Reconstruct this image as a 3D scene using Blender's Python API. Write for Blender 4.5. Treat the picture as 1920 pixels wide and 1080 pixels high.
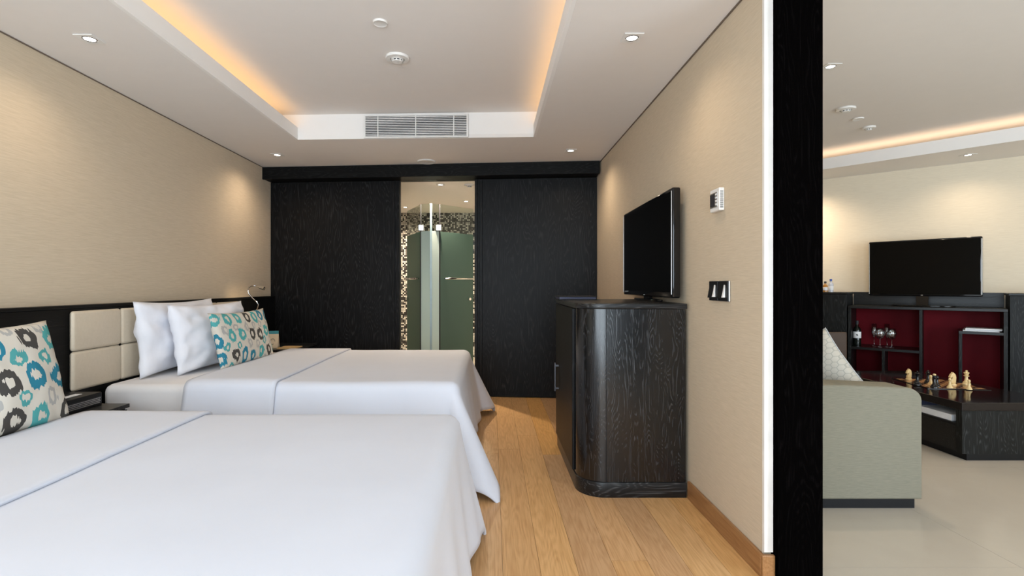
import bpy, bmesh, math, random
from mathutils import Vector, Matrix, noise
random.seed(7)
sc = bpy.context.scene
for o in list(bpy.data.objects): bpy.data.objects.remove(o)
col = sc.collection
R = math.radians

# ------------------------------------------------------------------ camera
H = 1.2; FP = 960.0; CX = 922.0; CY = 536.0
cam = bpy.data.cameras.new('camera'); camo = bpy.data.objects.new('camera', cam); col.objects.link(camo)
camo.location = (0, 0, H); camo.rotation_euler = (R(90), 0, 0)
cam.lens = 36*FP/1920; cam.sensor_width = 36
cam.shift_x = (960-CX)/1920; cam.shift_y = -(540-CY)/1920
cam.clip_start = 0.02; cam.clip_end = 100
sc.camera = camo
# ------------------------------------------------------------------ world, view
sc.view_settings.view_transform = 'Standard'; sc.view_settings.look = 'None'
sc.view_settings.gamma = 1.0; sc.view_settings.use_curve_mapping = False
sc.view_settings.exposure = 0.12
w = bpy.data.worlds.new('sky'); sc.world = w; w.use_nodes = True
w.node_tree.nodes['Background'].inputs[0].default_value = (0.78, 0.90, 1.0, 1)
w.node_tree.nodes['Background'].inputs[1].default_value = 8.0
WIN_Y = -1.3
def area(name, loc, rot, sx, sy, power, color, portal=False):
    l = bpy.data.lights.new(name, 'AREA'); l.shape = 'RECTANGLE'; l.size = sx; l.size_y = sy
    l.energy = power; l.color = color
    if portal: l.cycles.is_portal = True
    o = bpy.data.objects.new(name, l); col.objects.link(o); o.location = loc; o.rotation_euler = rot
    return o
# portals guide the sky light through the window wall behind the camera
area('window_portal', (-0.6, WIN_Y-0.06, 1.28), (R(90), 0, 0), 3.5, 2.3, 1, (1, 1, 1), True)
area('window_portal', (4.55, WIN_Y-0.06, 1.28), (R(90), 0, 0), 3.1, 2.3, 1, (1, 1, 1), True)

def PX(x, y, z):
    """pixel -> point on the horizontal plane at height z"""
    d = (H-z)*FP/(y-CY)
    return ((x-CX)/FP*d, d, z)

# ------------------------------------------------------------------ materials
def mat(name):
    m = bpy.data.materials.new(name); m.use_nodes = True
    nt = m.node_tree; b = nt.nodes['Principled BSDF']
    return m, nt, b
def N(nt, t, **kw):
    n = nt.nodes.new(t)
    for k, v in kw.items():
        if k.startswith('i_'):
            key = k[2:]; key = int(key) if key.isdigit() else key.replace('_', ' ')
            n.inputs[key].default_value = v
        else: setattr(n, k, v)
    return n
def ramp(nt, stops, interp='LINEAR'):
    n = nt.nodes.new('ShaderNodeValToRGB'); n.color_ramp.interpolation = interp
    e = n.color_ramp.elements
    while len(e) < len(stops): e.new(0.5)
    for i, (p, c) in enumerate(stops):
        e[i].position = p; e[i].color = tuple(c)+(1,) if len(c) == 3 else c
    return n
def plain(name, c, rough=0.5, metal=0.0, spec=0.5, emit=None, es=0, var=0.05):
    m, nt, b = mat(name)
    b.inputs['Base Color'].default_value = (*c, 1); b.inputs['Roughness'].default_value = rough
    b.inputs['Metallic'].default_value = metal; b.inputs['Specular IOR Level'].default_value = spec
    if emit: b.inputs['Emission Color'].default_value = (*emit, 1); b.inputs['Emission Strength'].default_value = es
    # faint procedural variation
    if not emit and metal < 0.5:
        tc = N(nt, 'ShaderNodeTexCoord'); nz = N(nt, 'ShaderNodeTexNoise', i_Scale=12.0)
        nt.links.new(tc.outputs['Object'], nz.inputs['Vector'])
        r = ramp(nt, [(0.3, [v*(1-var) for v in c]), (0.7, [min(1, v*(1+var)) for v in c])])
        nt.links.new(nz.outputs['Fac'], r.inputs[0]); nt.links.new(r.outputs[0], b.inputs['Base Color'])
    return m
def noise_cloth(name, c1, c2, scale, stretch, rough=0.9, bump=0.15, sheen=0.0, bdist=0.002):
    m, nt, b = mat(name)
    tc = N(nt, 'ShaderNodeTexCoord'); mp = N(nt, 'ShaderNodeMapping'); mp.inputs['Scale'].default_value = stretch
    nz = N(nt, 'ShaderNodeTexNoise', i_Scale=scale, i_Detail=5.0, i_Roughness=0.65)
    nt.links.new(tc.outputs['Object'], mp.inputs[0]); nt.links.new(mp.outputs[0], nz.inputs['Vector'])
    r = ramp(nt, [(0.3, c1), (0.7, c2)]); nt.links.new(nz.outputs['Fac'], r.inputs[0])
    nt.links.new(r.outputs[0], b.inputs['Base Color']); b.inputs['Roughness'].default_value = rough
    b.inputs['Specular IOR Level'].default_value = 0.2
    if sheen: b.inputs['Sheen Weight'].default_value = sheen
    bp = N(nt, 'ShaderNodeBump', i_Strength=bump, i_Distance=bdist)
    nt.links.new(nz.outputs['Fac'], bp.inputs['Height']); nt.links.new(bp.outputs[0], b.inputs['Normal'])
    return m
def black_oak(name, axis='Z', rough=0.33, hi=0.09, base=0.008, tint=(1, 1, 1.03), spec=0.35, gs=1.0):
    """black stained oak with pale open grain along one local axis"""
    m, nt, b = mat(name)
    tc = N(nt, 'ShaderNodeTexCoord')
    oi = N(nt, 'ShaderNodeObjectInfo')
    off = N(nt, 'ShaderNodeVectorMath', operation='SCALE'); off.inputs['Scale'].default_value = 13.0
    cmb = N(nt, 'ShaderNodeCombineXYZ')
    for k in range(3): nt.links.new(oi.outputs['Random'], cmb.inputs[k])
    nt.links.new(cmb.outputs[0], off.inputs[0])
    add = N(nt, 'ShaderNodeVectorMath', operation='ADD')
    nt.links.new(tc.outputs['Object'], add.inputs[0]); nt.links.new(off.outputs[0], add.inputs[1])
    b.inputs['Specular IOR Level'].default_value = spec
    s1 = {'Z': (3.2, 3.2, 0.55), 'X': (0.55, 3.2, 3.2), 'Y': (3.2, 0.55, 3.2)}[axis]
    s2 = {'Z': (160, 160, 5), 'X': (5, 160, 160), 'Y': (160, 5, 160)}[axis]
    mp = N(nt, 'ShaderNodeMapping'); mp.inputs['Scale'].default_value = tuple(v*gs for v in s1)
    nt.links.new(add.outputs[0], mp.inputs[0])
    big = N(nt, 'ShaderNodeTexNoise', i_Scale=1.6, i_Detail=2.5, i_Roughness=0.45)
    nt.links.new(mp.outputs[0], big.inputs['Vector'])
    mul = N(nt, 'ShaderNodeMath', operation='MULTIPLY'); mul.inputs[1].default_value = 34.0
    nt.links.new(big.outputs['Fac'], mul.inputs[0])
    fr = N(nt, 'ShaderNodeMath', operation='PINGPONG'); fr.inputs[1].default_value = 0.5
    nt.links.new(mul.outputs[0], fr.inputs[0])
    line = ramp(nt, [(0.25, (0, 0, 0)), (0.5, (1, 1, 1))]); nt.links.new(fr.outputs[0], line.inputs[0])
    mp2 = N(nt, 'ShaderNodeMapping'); mp2.inputs['Scale'].default_value = s2
    nt.links.new(add.outputs[0], mp2.inputs[0])
    fine = N(nt, 'ShaderNodeTexNoise', i_Scale=1.0, i_Detail=3.0)
    nt.links.new(mp2.outputs[0], fine.inputs['Vector'])
    fl = ramp(nt, [(0.42, (0, 0, 0)), (0.75, (1, 1, 1))]); nt.links.new(fine.outputs['Fac'], fl.inputs[0])
    mm = N(nt, 'ShaderNodeMath', operation='MULTIPLY'); nt.links.new(line.outputs[0], mm.inputs[0]); nt.links.new(fl.outputs[0], mm.inputs[1])
    cr = ramp(nt, [(0.0, (base*tint[0], base*tint[1], base*tint[2])), (0.75, (hi*tint[0], hi*tint[1], hi*tint[2]))])
    nt.links.new(mm.outputs[0], cr.inputs[0]); nt.links.new(cr.outputs[0], b.inputs['Base Color'])
    b.inputs['Roughness'].default_value = rough
    bp = N(nt, 'ShaderNodeBump', i_Strength=0.25, i_Distance=0.001, invert=True)
    nt.links.new(mm.outputs[0], bp.inputs['Height']); nt.links.new(bp.outputs[0], b.inputs['Normal'])
    return m
def oak_floor(name, cs, dark):
    m, nt, b = mat(name)
    tc = N(nt, 'ShaderNodeTexCoord'); oi = N(nt, 'ShaderNodeObjectInfo')
    cmb = N(nt, 'ShaderNodeCombineXYZ')
    for k in range(3): nt.links.new(oi.outputs['Random'], cmb.inputs[k])
    off = N(nt, 'ShaderNodeVectorMath', operation='SCALE'); off.inputs['Scale'].default_value = 40.0
    nt.links.new(cmb.outputs[0], off.inputs[0])
    add = N(nt, 'ShaderNodeVectorMath', operation='ADD')
    nt.links.new(tc.outputs['Object'], add.inputs[0]); nt.links.new(off.outputs[0], add.inputs[1])
    mp = N(nt, 'ShaderNodeMapping'); mp.inputs['Scale'].default_value = (9, 1.0, 9)
    nt.links.new(add.outputs[0], mp.inputs[0])
    big = N(nt, 'ShaderNodeTexNoise', i_Scale=1.0, i_Detail=2.0); nt.links.new(mp.outputs[0], big.inputs['Vector'])
    mul = N(nt, 'ShaderNodeMath', operation='MULTIPLY'); mul.inputs[1].default_value = 16.0
    nt.links.new(big.outputs['Fac'], mul.inputs[0])
    fr = N(nt, 'ShaderNodeMath', operation='PINGPONG'); fr.inputs[1].default_value = 0.5; nt.links.new(mul.outputs[0], fr.inputs[0])
    mp2 = N(nt, 'ShaderNodeMapping'); mp2.inputs['Scale'].default_value = (140, 6, 140); nt.links.new(add.outputs[0], mp2.inputs[0])
    fine = N(nt, 'ShaderNodeTexNoise', i_Scale=1.0, i_Detail=4.0); nt.links.new(mp2.outputs[0], fine.inputs['Vector'])
    l = ramp(nt, [(0.0, (0, 0, 0)), (0.5, (1, 1, 1))]); nt.links.new(fr.outputs[0], l.inputs[0])
    mx = N(nt, 'ShaderNodeMix', data_type='FLOAT'); mx.inputs[0].default_value = 0.82
    nt.links.new(l.outputs[0], mx.inputs[2]); nt.links.new(fine.outputs['Fac'], mx.inputs[3])
    tone = ramp(nt, [(i/(len(cs)-1), c) for i, c in enumerate(cs)]); nt.links.new(oi.outputs['Random'], tone.inputs[0])
    shade = ramp(nt, [(0.25, dark), (0.62, (1, 1, 1))]); nt.links.new(mx.outputs[0], shade.inputs[0])
    mc = N(nt, 'ShaderNodeMix', data_type='RGBA', blend_type='MULTIPLY'); mc.inputs[0].default_value = 1.0
    nt.links.new(tone.outputs[0], mc.inputs[6]); nt.links.new(shade.outputs[0], mc.inputs[7])
    nt.links.new(mc.outputs[2], b.inputs['Base Color']); b.inputs['Roughness'].default_value = 0.42
    bp = N(nt, 'ShaderNodeBump', i_Strength=0.2, i_Distance=0.001); nt.links.new(mx.outputs[0], bp.inputs['Height'])
    nt.links.new(bp.outputs[0], b.inputs['Normal'])
    return m
def math_node(nt, op, a, b=None, c=None):
    n = N(nt, 'ShaderNodeMath', operation=op)
    for i, v in enumerate((a, b, c)):
        if v is None: continue
        if isinstance(v, (int, float)): n.inputs[i].default_value = v
        else: nt.links.new(v, n.inputs[i])
    return n.outputs[0]
def ikat(name, scale, seed):
    """cream cloth printed with ragged rings in teal, blue, charcoal and grey"""
    m, nt, b = mat(name)
    tc = N(nt, 'ShaderNodeTexCoord'); sp = N(nt, 'ShaderNodeSeparateXYZ'); nt.links.new(tc.outputs['Object'], sp.inputs[0])
    cb = N(nt, 'ShaderNodeCombineXYZ')
    x = math_node(nt, 'MULTIPLY_ADD', sp.outputs[0], scale*1.12, seed); z = math_node(nt, 'MULTIPLY_ADD', sp.outputs[2], scale*0.95, seed*1.7)
    nt.links.new(x, cb.inputs[0]); nt.links.new(z, cb.inputs[1])
    wob = N(nt, 'ShaderNodeTexNoise', i_Scale=2.2, i_Detail=1.0); nt.links.new(cb.outputs[0], wob.inputs['Vector'])
    ws = N(nt, 'ShaderNodeVectorMath', operation='MULTIPLY_ADD')
    nt.links.new(wob.outputs['Color'], ws.inputs[0]); ws.inputs[1].default_value = (0.35, 0.35, 0); nt.links.new(cb.outputs[0], ws.inputs[2])
    mp = N(nt, 'ShaderNodeMapping'); mp.inputs['Scale'].default_value = (scale*15, 1, scale*1.3)
    nt.links.new(tc.outputs['Object'], mp.inputs[0])
    th = N(nt, 'ShaderNodeTexNoise', i_Scale=1.0, i_Detail=1.0); nt.links.new(mp.outputs[0], th.inputs['Vector'])
    rag = math_node(nt, 'MULTIPLY', math_node(nt, 'SUBTRACT', th.outputs['Fac'], 0.5), 0.24)
    def layer(ox, size, inner, stops, rnd_ch):
        of = N(nt, 'ShaderNodeVectorMath', operation='ADD'); nt.links.new(ws.outputs[0], of.inputs[0]); of.inputs[1].default_value = (ox, ox, 0)
        vo = N(nt, 'ShaderNodeTexVoronoi', voronoi_dimensions='2D', i_Scale=1.0, i_Randomness=0.22)
        nt.links.new(of.outputs[0], vo.inputs['Vector'])
        d = math_node(nt, 'ADD', vo.outputs['Distance'], rag)
        ring = math_node(nt, 'MULTIPLY', math_node(nt, 'LESS_THAN', d, size), math_node(nt, 'GREATER_THAN', d, inner))
        s_ = N(nt, 'ShaderNodeSeparateColor'); nt.links.new(vo.outputs['Color'], s_.inputs[0])
        cr = ramp(nt, stops, 'CONSTANT'); nt.links.new(s_.outputs[rnd_ch], cr.inputs[0])
        return ring, cr.outputs[0]
    r1, c1 = layer(0.0, 0.335, 0.135, [(0.0, (0.03, 0.20, 0.29)), (0.33, (0.085, 0.36, 0.36)), (0.66, (0.065, 0.06, 0.055))], 0)
    r2, c2 = layer(0.5, 0.215, 0.105, [(0.0, (0.40, 0.39, 0.37)), (0.80, (0.085, 0.34, 0.34))], 1)
    m2 = N(nt, 'ShaderNodeMix', data_type='RGBA'); nt.links.new(r2, m2.inputs[0])
    m2.inputs[6].default_value = (0.62, 0.575, 0.50, 1); nt.links.new(c2, m2.inputs[7])
    mx = N(nt, 'ShaderNodeMix', data_type='RGBA'); nt.links.new(r1, mx.inputs[0])
    nt.links.new(m2.outputs[2], mx.inputs[6]); nt.links.new(c1, mx.inputs[7])
    nt.links.new(mx.outputs[2], b.inputs['Base Color']); b.inputs['Roughness'].default_value = 0.9
    b.inputs['Specular IOR Level'].default_value = 0.15
    return m
def hexcloth(name, c1, c2, scale):
    m, nt, b = mat(name)
    tc = N(nt, 'ShaderNodeTexCoord'); sp = N(nt, 'ShaderNodeSeparateXYZ'); nt.links.new(tc.outputs['Object'], sp.inputs[0])
    S3 = math.sqrt(3)
    px = math_node(nt, 'MULTIPLY_ADD', sp.outputs[0], scale, 50.0); pz = math_node(nt, 'MULTIPLY_ADD', sp.outputs[2], scale, 50.0)
    def cell(ox, oz):
        a = math_node(nt, 'SUBTRACT', math_node(nt, 'MODULO', math_node(nt, 'ADD', px, ox), 1.0), 0.5)
        c = math_node(nt, 'SUBTRACT', math_node(nt, 'MODULO', math_node(nt, 'ADD', pz, oz), S3), S3/2)
        a = math_node(nt, 'ABSOLUTE', a); c = math_node(nt, 'ABSOLUTE', c)
        return math_node(nt, 'MAXIMUM', a, math_node(nt, 'ADD', math_node(nt, 'MULTIPLY', a, 0.5), math_node(nt, 'MULTIPLY', c, S3/2)))
    h = math_node(nt, 'MINIMUM', cell(0, 0), cell(0.5, S3/2))
    e = math_node(nt, 'GREATER_THAN', h, 0.44)
    mx = N(nt, 'ShaderNodeMix', data_type='RGBA'); nt.links.new(e, mx.inputs[0])
    mx.inputs[6].default_value = (*c1, 1); mx.inputs[7].default_value = (*c2, 1)
    nt.links.new(mx.outputs[2], b.inputs['Base Color']); b.inputs['Roughness'].default_value = 0.85
    return m
def checker(name, c1, c2, scale):
    m, nt, b = mat(name)
    tc = N(nt, 'ShaderNodeTexCoord'); ck = N(nt, 'ShaderNodeTexChecker', i_Scale=scale)
    mp = N(nt, 'ShaderNodeMapping'); mp.inputs['Location'].default_value = (10, 10, 10.013)
    nt.links.new(tc.outputs['Object'], mp.inputs[0]); nt.links.new(mp.outputs[0], ck.inputs['Vector'])
    ck.inputs['Color1'].default_value = (*c1, 1); ck.inputs['Color2'].default_value = (*c2, 1)
    nt.links.new(ck.outputs['Color'], b.inputs['Base Color']); b.inputs['Roughness'].default_value = 0.2
    return m
def mosaic(name):
    m, nt, b = mat(name)
    tc = N(nt, 'ShaderNodeTexCoord'); sp = N(nt, 'ShaderNodeSeparateXYZ'); nt.links.new(tc.outputs['Object'], sp.inputs[0])
    cb = N(nt, 'ShaderNodeCombineXYZ')
    nt.links.new(math_node(nt, 'ADD', sp.outputs[0], sp.outputs[1]), cb.inputs[0]); nt.links.new(sp.outputs[2], cb.inputs[1])
    vo = N(nt, 'ShaderNodeTexVoronoi', voronoi_dimensions='2D', distance='CHEBYCHEV', i_Scale=40.0, i_Randomness=0.0)
    nt.links.new(cb.outputs[0], vo.inputs['Vector'])
    s = N(nt, 'ShaderNodeSeparateColor'); nt.links.new(vo.outputs['Color'], s.inputs[0])
    cr = ramp(nt, [(0.0, (0.03, 0.028, 0.028)), (0.4, (0.12, 0.115, 0.11)), (0.55, (0.55, 0.54, 0.5)), (0.8, (0.75, 0.73, 0.68))], 'CONSTANT')
    nt.links.new(s.outputs[0], cr.inputs[0])
    g = math_node(nt, 'GREATER_THAN', vo.outputs['Distance'], 0.42)
    mx = N(nt, 'ShaderNodeMix', data_type='RGBA'); nt.links.new(g, mx.inputs[0])
    nt.links.new(cr.outputs[0], mx.inputs[6]); mx.inputs[7].default_value = (0.05, 0.05, 0.05, 1)
    nt.links.new(mx.outputs[2], b.inputs['Base Color']); b.inputs['Roughness'].default_value = 0.15
    return m
def glass(name, tint, refl=0.12):
    m, nt, b = mat(name)
    t = N(nt, 'ShaderNodeBsdfTransparent'); t.inputs[0].default_value = (*tint, 1)
    g = N(nt, 'ShaderNodeBsdfGlossy'); g.inputs['Roughness'].default_value = 0.02
    lw = N(nt, 'ShaderNodeLayerWeight', i_Blend=0.5)
    fc = math_node(nt, 'MULTIPLY_ADD', math_node(nt, 'POWER', lw.outputs['Facing'], 2.5), 0.7, refl*0.4)
    mx = N(nt, 'ShaderNodeMixShader'); nt.links.new(fc, mx.inputs[0])
    nt.links.new(t.outputs[0], mx.inputs[1]); nt.links.new(g.outputs[0], mx.inputs[2])
    nt.links.new(mx.outputs[0], nt.nodes['Material Output'].inputs[0]); nt.nodes.remove(b)
    return m
def frosted(name, c):
    m, nt, b = mat(name)
    b.inputs['Base Color'].default_value = (*c, 1); b.inputs['Roughness'].default_value = 0.35
    t = N(nt, 'ShaderNodeBsdfTranslucent'); t.inputs[0].default_value = (c[0]*1.25, c[1]*1.25, c[2]*1.25, 1)
    mx = N(nt, 'ShaderNodeMixShader'); mx.inputs[0].default_value = 0.5
    nt.links.new(b.outputs[0], mx.inputs[1]); nt.links.new(t.outputs[0], mx.inputs[2])
    nt.links.new(mx.outputs[0], nt.nodes['Material Output'].inputs[0])
    return m

M = {}
M['wall'] = noise_cloth('beige_linen_wallpaper', (0.55, 0.45, 0.325), (0.64, 0.53, 0.395), 9, (1.2, 1.2, 22), 0.85, 0.25)
M['wall_lr'] = noise_cloth('cream_linen_wallpaper', (0.72, 0.63, 0.49), (0.80, 0.71, 0.56), 9, (1.2, 1.2, 22), 0.85, 0.2)
M['wall2'] = plain('white_plaster_edge', (0.78, 0.74, 0.69), 0.7)
M['wall_bath'] = plain('bath_paint', (0.7, 0.68, 0.62), 0.7)
M['ceiling'] = plain('ceiling_paint', (0.80, 0.76, 0.725), 0.8, spec=0.2, var=0.006)
M['cove'] = plain('white_cove_paint', (0.86, 0.83, 0.80), 0.7, spec=0.2, var=0.006)
M['white'] = plain('white_plastic', (0.78, 0.76, 0.73), 0.4)
M['gap_shade'] = plain('painted_gap_shade', (0.16, 0.12, 0.09), 0.8)
M['oak_v'] = black_oak('black_oak_vertical', 'Z', 0.22, 0.045, 0.003, (1, 1, 1.08), 0.6, 1.6)
M['oak_x'] = black_oak('black_oak_horizontal', 'X')
M['oak_y'] = black_oak('black_oak_lengthwise', 'Y', 0.4, 0.012, 0.004, (1, 1, 1), 0.15)
M['oak_door'] = black_oak('black_oak_door', 'Z', 0.42, 0.030, 0.0055, (1, 0.97, 1.0), 0.12, 0.9)
M['oak_door_x'] = black_oak('black_oak_valance', 'X', 0.45, 0.02, 0.005, (1, 1, 1), 0.10)
M['oak_lr'] = black_oak('black_oak_living', 'Z', 0.4, 0.045, 0.005, (0.9, 1.0, 1.0), 0.2, 1.3)
M['oak_lr_x'] = black_oak('black_oak_living_top', 'X', 0.3, 0.02, 0.006, (1, 1, 1), 0.25)
M['jamb'] = black_oak('espresso_jamb', 'Z', 0.7, 0.003, 0.0012, (1.1, 0.9, 0.9), 0.0)
M['tabletop'] = plain('polished_black_top', (0.010, 0.007, 0.007), 0.10, spec=0.3)
M['black'] = plain('black_satin', (0.006, 0.006, 0.007), 0.4, spec=0.2)
M['blackgloss'] = plain('black_gloss', (0.004, 0.004, 0.005), 0.08)
M['screen'] = plain('tv_screen', (0.002, 0.002, 0.002), 0.18, spec=0.12)
M['red'] = plain('deep_red_lacquer', (0.13, 0.006, 0.011), 0.5, spec=0.05)
M['linen'] = noise_cloth('white_cotton', (0.625, 0.645, 0.715), (0.65, 0.67, 0.74), 3, (1, 1, 1), 0.85, 0.05, 0.1)
M['sheet'] = noise_cloth('white_sheet', (0.77, 0.75, 0.75), (0.82, 0.80, 0.80), 4, (1, 1, 1), 0.85, 0.08)
M['pillow'] = noise_cloth('pillowcase', (0.74, 0.74, 0.79), (0.79, 0.79, 0.84), 6, (1, 1, 1), 0.85, 0.2, 0.1, 0.01)
M['leather'] = noise_cloth('cream_leather', (0.60, 0.51, 0.39), (0.64, 0.55, 0.43), 60, (1, 1, 1), 0.36, 0.05)
M['ikat_square'] = ikat('ikat_print_square', 6.7, 3.3)
M['ikat_long'] = ikat('ikat_print_long', 7.2, 7.9)
M['floor'] = oak_floor('oak_floor_boards', [(0.66, 0.41, 0.20), (0.74, 0.44, 0.19), (0.62, 0.36, 0.165), (0.76, 0.43, 0.15), (0.64, 0.39, 0.20), (0.56, 0.34, 0.175)], (0.76, 0.68, 0.58))
M['baseboard'] = oak_floor('oak_skirting', [(0.34, 0.17, 0.065), (0.36, 0.18, 0.07)], (0.7, 0.6, 0.5))
M['stone'] = noise_cloth('polished_cream_stone', (0.45, 0.405, 0.34), (0.49, 0.445, 0.375), 1.2, (1, 1, 1), 0.16, 0.0)
M['joint'] = plain('joint', (0.40, 0.36, 0.30), 0.5)
M['subfloor'] = plain('subfloor_gap', (0.10, 0.05, 0.02), 0.8)
M['sofa'] = noise_cloth('grey_green_sofa_weave', (0.185, 0.175, 0.135), (0.245, 0.225, 0.17), 40, (0.5, 0.5, 6), 0.9, 0.2)
M['hex'] = hexcloth('cream_hexagon_cloth', (0.47, 0.44, 0.38), (0.34, 0.33, 0.29), 30)
M['greycloth'] = noise_cloth('grey_wave_cloth', (0.36, 0.37, 0.38), (0.55, 0.55, 0.54), 8, (1, 1, 14), 0.9, 0.2)
M['chrome'] = plain('chrome', (0.75, 0.75, 0.76), 0.12, 1.0)
M['steel'] = plain('brushed_steel', (0.62, 0.61, 0.6), 0.3, 1.0)
M['darkmetal'] = plain('dark_metal', (0.10, 0.10, 0.11), 0.35, 1.0)
M['glass'] = glass('clear_glass', (0.93, 0.98, 0.96))
M['wineglass'] = glass('thin_wine_glass', (0.97, 0.98, 0.98), 0.4)
M['frost_green'] = frosted('frosted_green_glass', (0.115, 0.19, 0.165))
M['frost_pale'] = frosted('frosted_pale_glass', (0.55, 0.64, 0.64))
M['glass_edge'] = plain('pale_glass_edge', (0.32, 0.45, 0.50), 0.3)
M['mosaic'] = mosaic('black_white_mosaic')
M['paper'] = plain('white_paper', (0.85, 0.85, 0.86), 0.7)
M['card'] = plain('cream_card', (0.72, 0.58, 0.40), 0.7)
M['teal'] = plain('teal_card', (0.06, 0.30, 0.34), 0.7)
M['gold'] = plain('tan_leaflet', (0.62, 0.42, 0.20), 0.6)
M['brown'] = plain('dark_brown_wood', (0.05, 0.028, 0.018), 0.45)
M['navy'] = plain('navy_card', (0.05, 0.055, 0.10), 0.6)
M['boxwood'] = plain('pale_boxwood', (0.70, 0.52, 0.26), 0.25)
M['ebony'] = plain('ebonised_wood', (0.006, 0.006, 0.008), 0.2)
M['board'] = checker('chessboard_inlay', (0.50, 0.27, 0.12), (0.02, 0.012, 0.010), 20.0)
M['bottle'] = plain('dark_green_bottle', (0.004, 0.006, 0.004), 0.06)
M['amber'] = plain('amber_spirit', (0.45, 0.20, 0.04), 0.08)
M['clearb'] = plain('clear_bottle', (0.60, 0.62, 0.68), 0.08)
M['bluecap'] = plain('blue_cap', (0.05, 0.10, 0.40), 0.4)
M['ink'] = plain('black_ink', (0.02, 0.02, 0.025), 0.6)
M['lampwhite'] = plain('lamp_glow', (1, 1, 1), 0.5, emit=(1.0, 0.93, 0.83), es=14)
M['led'] = plain('warm_led', (1, 1, 1), 0.5, emit=(1.0, 0.58, 0.22), es=2.2)
M['led2'] = plain('soft_led', (1, 1, 1), 0.5, emit=(1.0, 0.74, 0.50), es=1.9)

# ------------------------------------------------------------------ mesh helpers
class MB:
    def __init__(self): self.bm = bmesh.new()
    def box(self, x0, x1, y0, y1, z0, z1, bev=0.0, seg=2):
        t = bmesh.new()
        vs = [t.verts.new(p) for p in ((x0,y0,z0),(x1,y0,z0),(x1,y1,z0),(x0,y1,z0),(x0,y0,z1),(x1,y0,z1),(x1,y1,z1),(x0,y1,z1))]
        for f in ((0,3,2,1),(4,5,6,7),(0,1,5,4),(1,2,6,5),(2,3,7,6),(3,0,4,7)): t.faces.new([vs[i] for i in f])
        if bev > 0: bmesh.ops.bevel(t, geom=list(t.edges), offset=bev, segments=seg, affect='EDGES', profile=0.5)
        self.merge(t); return self
    def merge(self, t, mtx=None):
        mp = {}
        for v in t.verts: mp[v] = self.bm.verts.new(mtx @ v.co if mtx else v.co)
        for f in t.faces:
            try: self.bm.faces.new([mp[v] for v in f.verts])
            except ValueError: pass
        t.free()
    def prism(self, pts, z0, z1, bev=0.0, seg=2, axis='z'):
        t = bmesh.new()
        def P(a, b, c): return {'z': (a, b, c), 'y': (a, c, b), 'x': (c, a, b)}[axis]
        lo = [t.verts.new(P(a, b, z0)) for a, b in pts]; hi = [t.verts.new(P(a, b, z1)) for a, b in pts]
        n = len(pts)
        t.faces.new(lo[::-1]); t.faces.new(hi)
        for i in range(n): t.faces.new([lo[i], lo[(i+1) % n], hi[(i+1) % n], hi[i]])
        bmesh.ops.recalc_face_normals(t, faces=list(t.faces))
        if bev > 0:
            ed = [e for e in t.edges if (e.verts[0] in lo) == (e.verts[1] in lo)]
            bmesh.ops.bevel(t, geom=ed, offset=bev, segments=seg, affect='EDGES', profile=0.5)
        self.merge(t); return self
    def lathe(self, prof, seg=24, center=(0,0,0), axis='z'):
        def P(r, h, a):
            c, s = r*math.cos(a), r*math.sin(a)
            v = {'z': (c, s, h), 'y': (c, h, s), 'x': (h, c, s)}[axis]
            return (v[0]+center[0], v[1]+center[1], v[2]+center[2])
        t = bmesh.new(); rings = []
        for r, h in prof:
            if r < 1e-5: rings.append([t.verts.new(P(0, h, 0))])
            else: rings.append([t.verts.new(P(r, h, 2*math.pi*i/seg)) for i in range(seg)])
        for a, b in zip(rings, rings[1:]):
            for i in range(seg):
                j = (i+1) % seg
                if len(a) == 1 and len(b) == 1: continue
                if len(a) == 1: t.faces.new([a[0], b[j], b[i]])
                elif len(b) == 1: t.faces.new([a[i], a[j], b[0]])
                else: t.faces.new([a[i], a[j], b[j], b[i]])
        bmesh.ops.recalc_face_normals(t, faces=list(t.faces))
        self.merge(t); return self
    def tube(self, pts, r, seg=10, cap=True):
        pts = [Vector(p) for p in pts]; t = bmesh.new(); rings = []
        up = Vector((0.123, 0.31, 0.94)).normalized()
        for i, p in enumerate(pts):
            d = (pts[min(i+1, len(pts)-1)]-pts[max(i-1, 0)]).normalized()
            u = d.cross(up)
            if u.length < 1e-3: u = d.cross(Vector((1, 0, 0)))
            u.normalize(); v = d.cross(u)
            rr = r[i] if isinstance(r, (list, tuple)) else r
            rings.append([t.verts.new(p+u*rr*math.cos(2*math.pi*k/seg)+v*rr*math.sin(2*math.pi*k/seg)) for k in range(seg)])
        for a, b in zip(rings, rings[1:]):
            for i in range(seg): t.faces.new([a[i], a[(i+1) % seg], b[(i+1) % seg], b[i]])
        if cap: t.faces.new(rings[0][::-1]); t.faces.new(rings[-1])
        bmesh.ops.recalc_face_normals(t, faces=list(t.faces))
        self.merge(t); return self
    def build(self, name, m, parent=None, smooth=False, loc=None, rot=None):
        me = bpy.data.meshes.new(name); self.bm.to_mesh(me); self.bm.free()
        if smooth:
            for p in me.polygons: p.use_smooth = True
            if smooth == 'auto':
                me.set_sharp_from_angle(angle=R(40))
        o = bpy.data.objects.new(name, me); col.objects.link(o); me.materials.append(m)
        if parent: o.parent = parent
        if loc: o.location = loc
        if rot: o.rotation_euler = rot
        return o
def tag(o, label=None, cat=None, group=None, kind=None):
    if label: o['label'] = label
    if cat: o['category'] = cat
    if group: o['group'] = group
    if kind: o['kind'] = kind
    return o
def thing(name, label, cat, loc=(0, 0, 0), rz=0, group=None):
    o = bpy.data.objects.new(name, None); col.objects.link(o); o.empty_display_size = 0.1
    o.location = loc; o.rotation_euler = (0, 0, rz)
    return tag(o, label, cat, group)
def struct(o, label=None): return tag(o, label, kind='structure')
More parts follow.
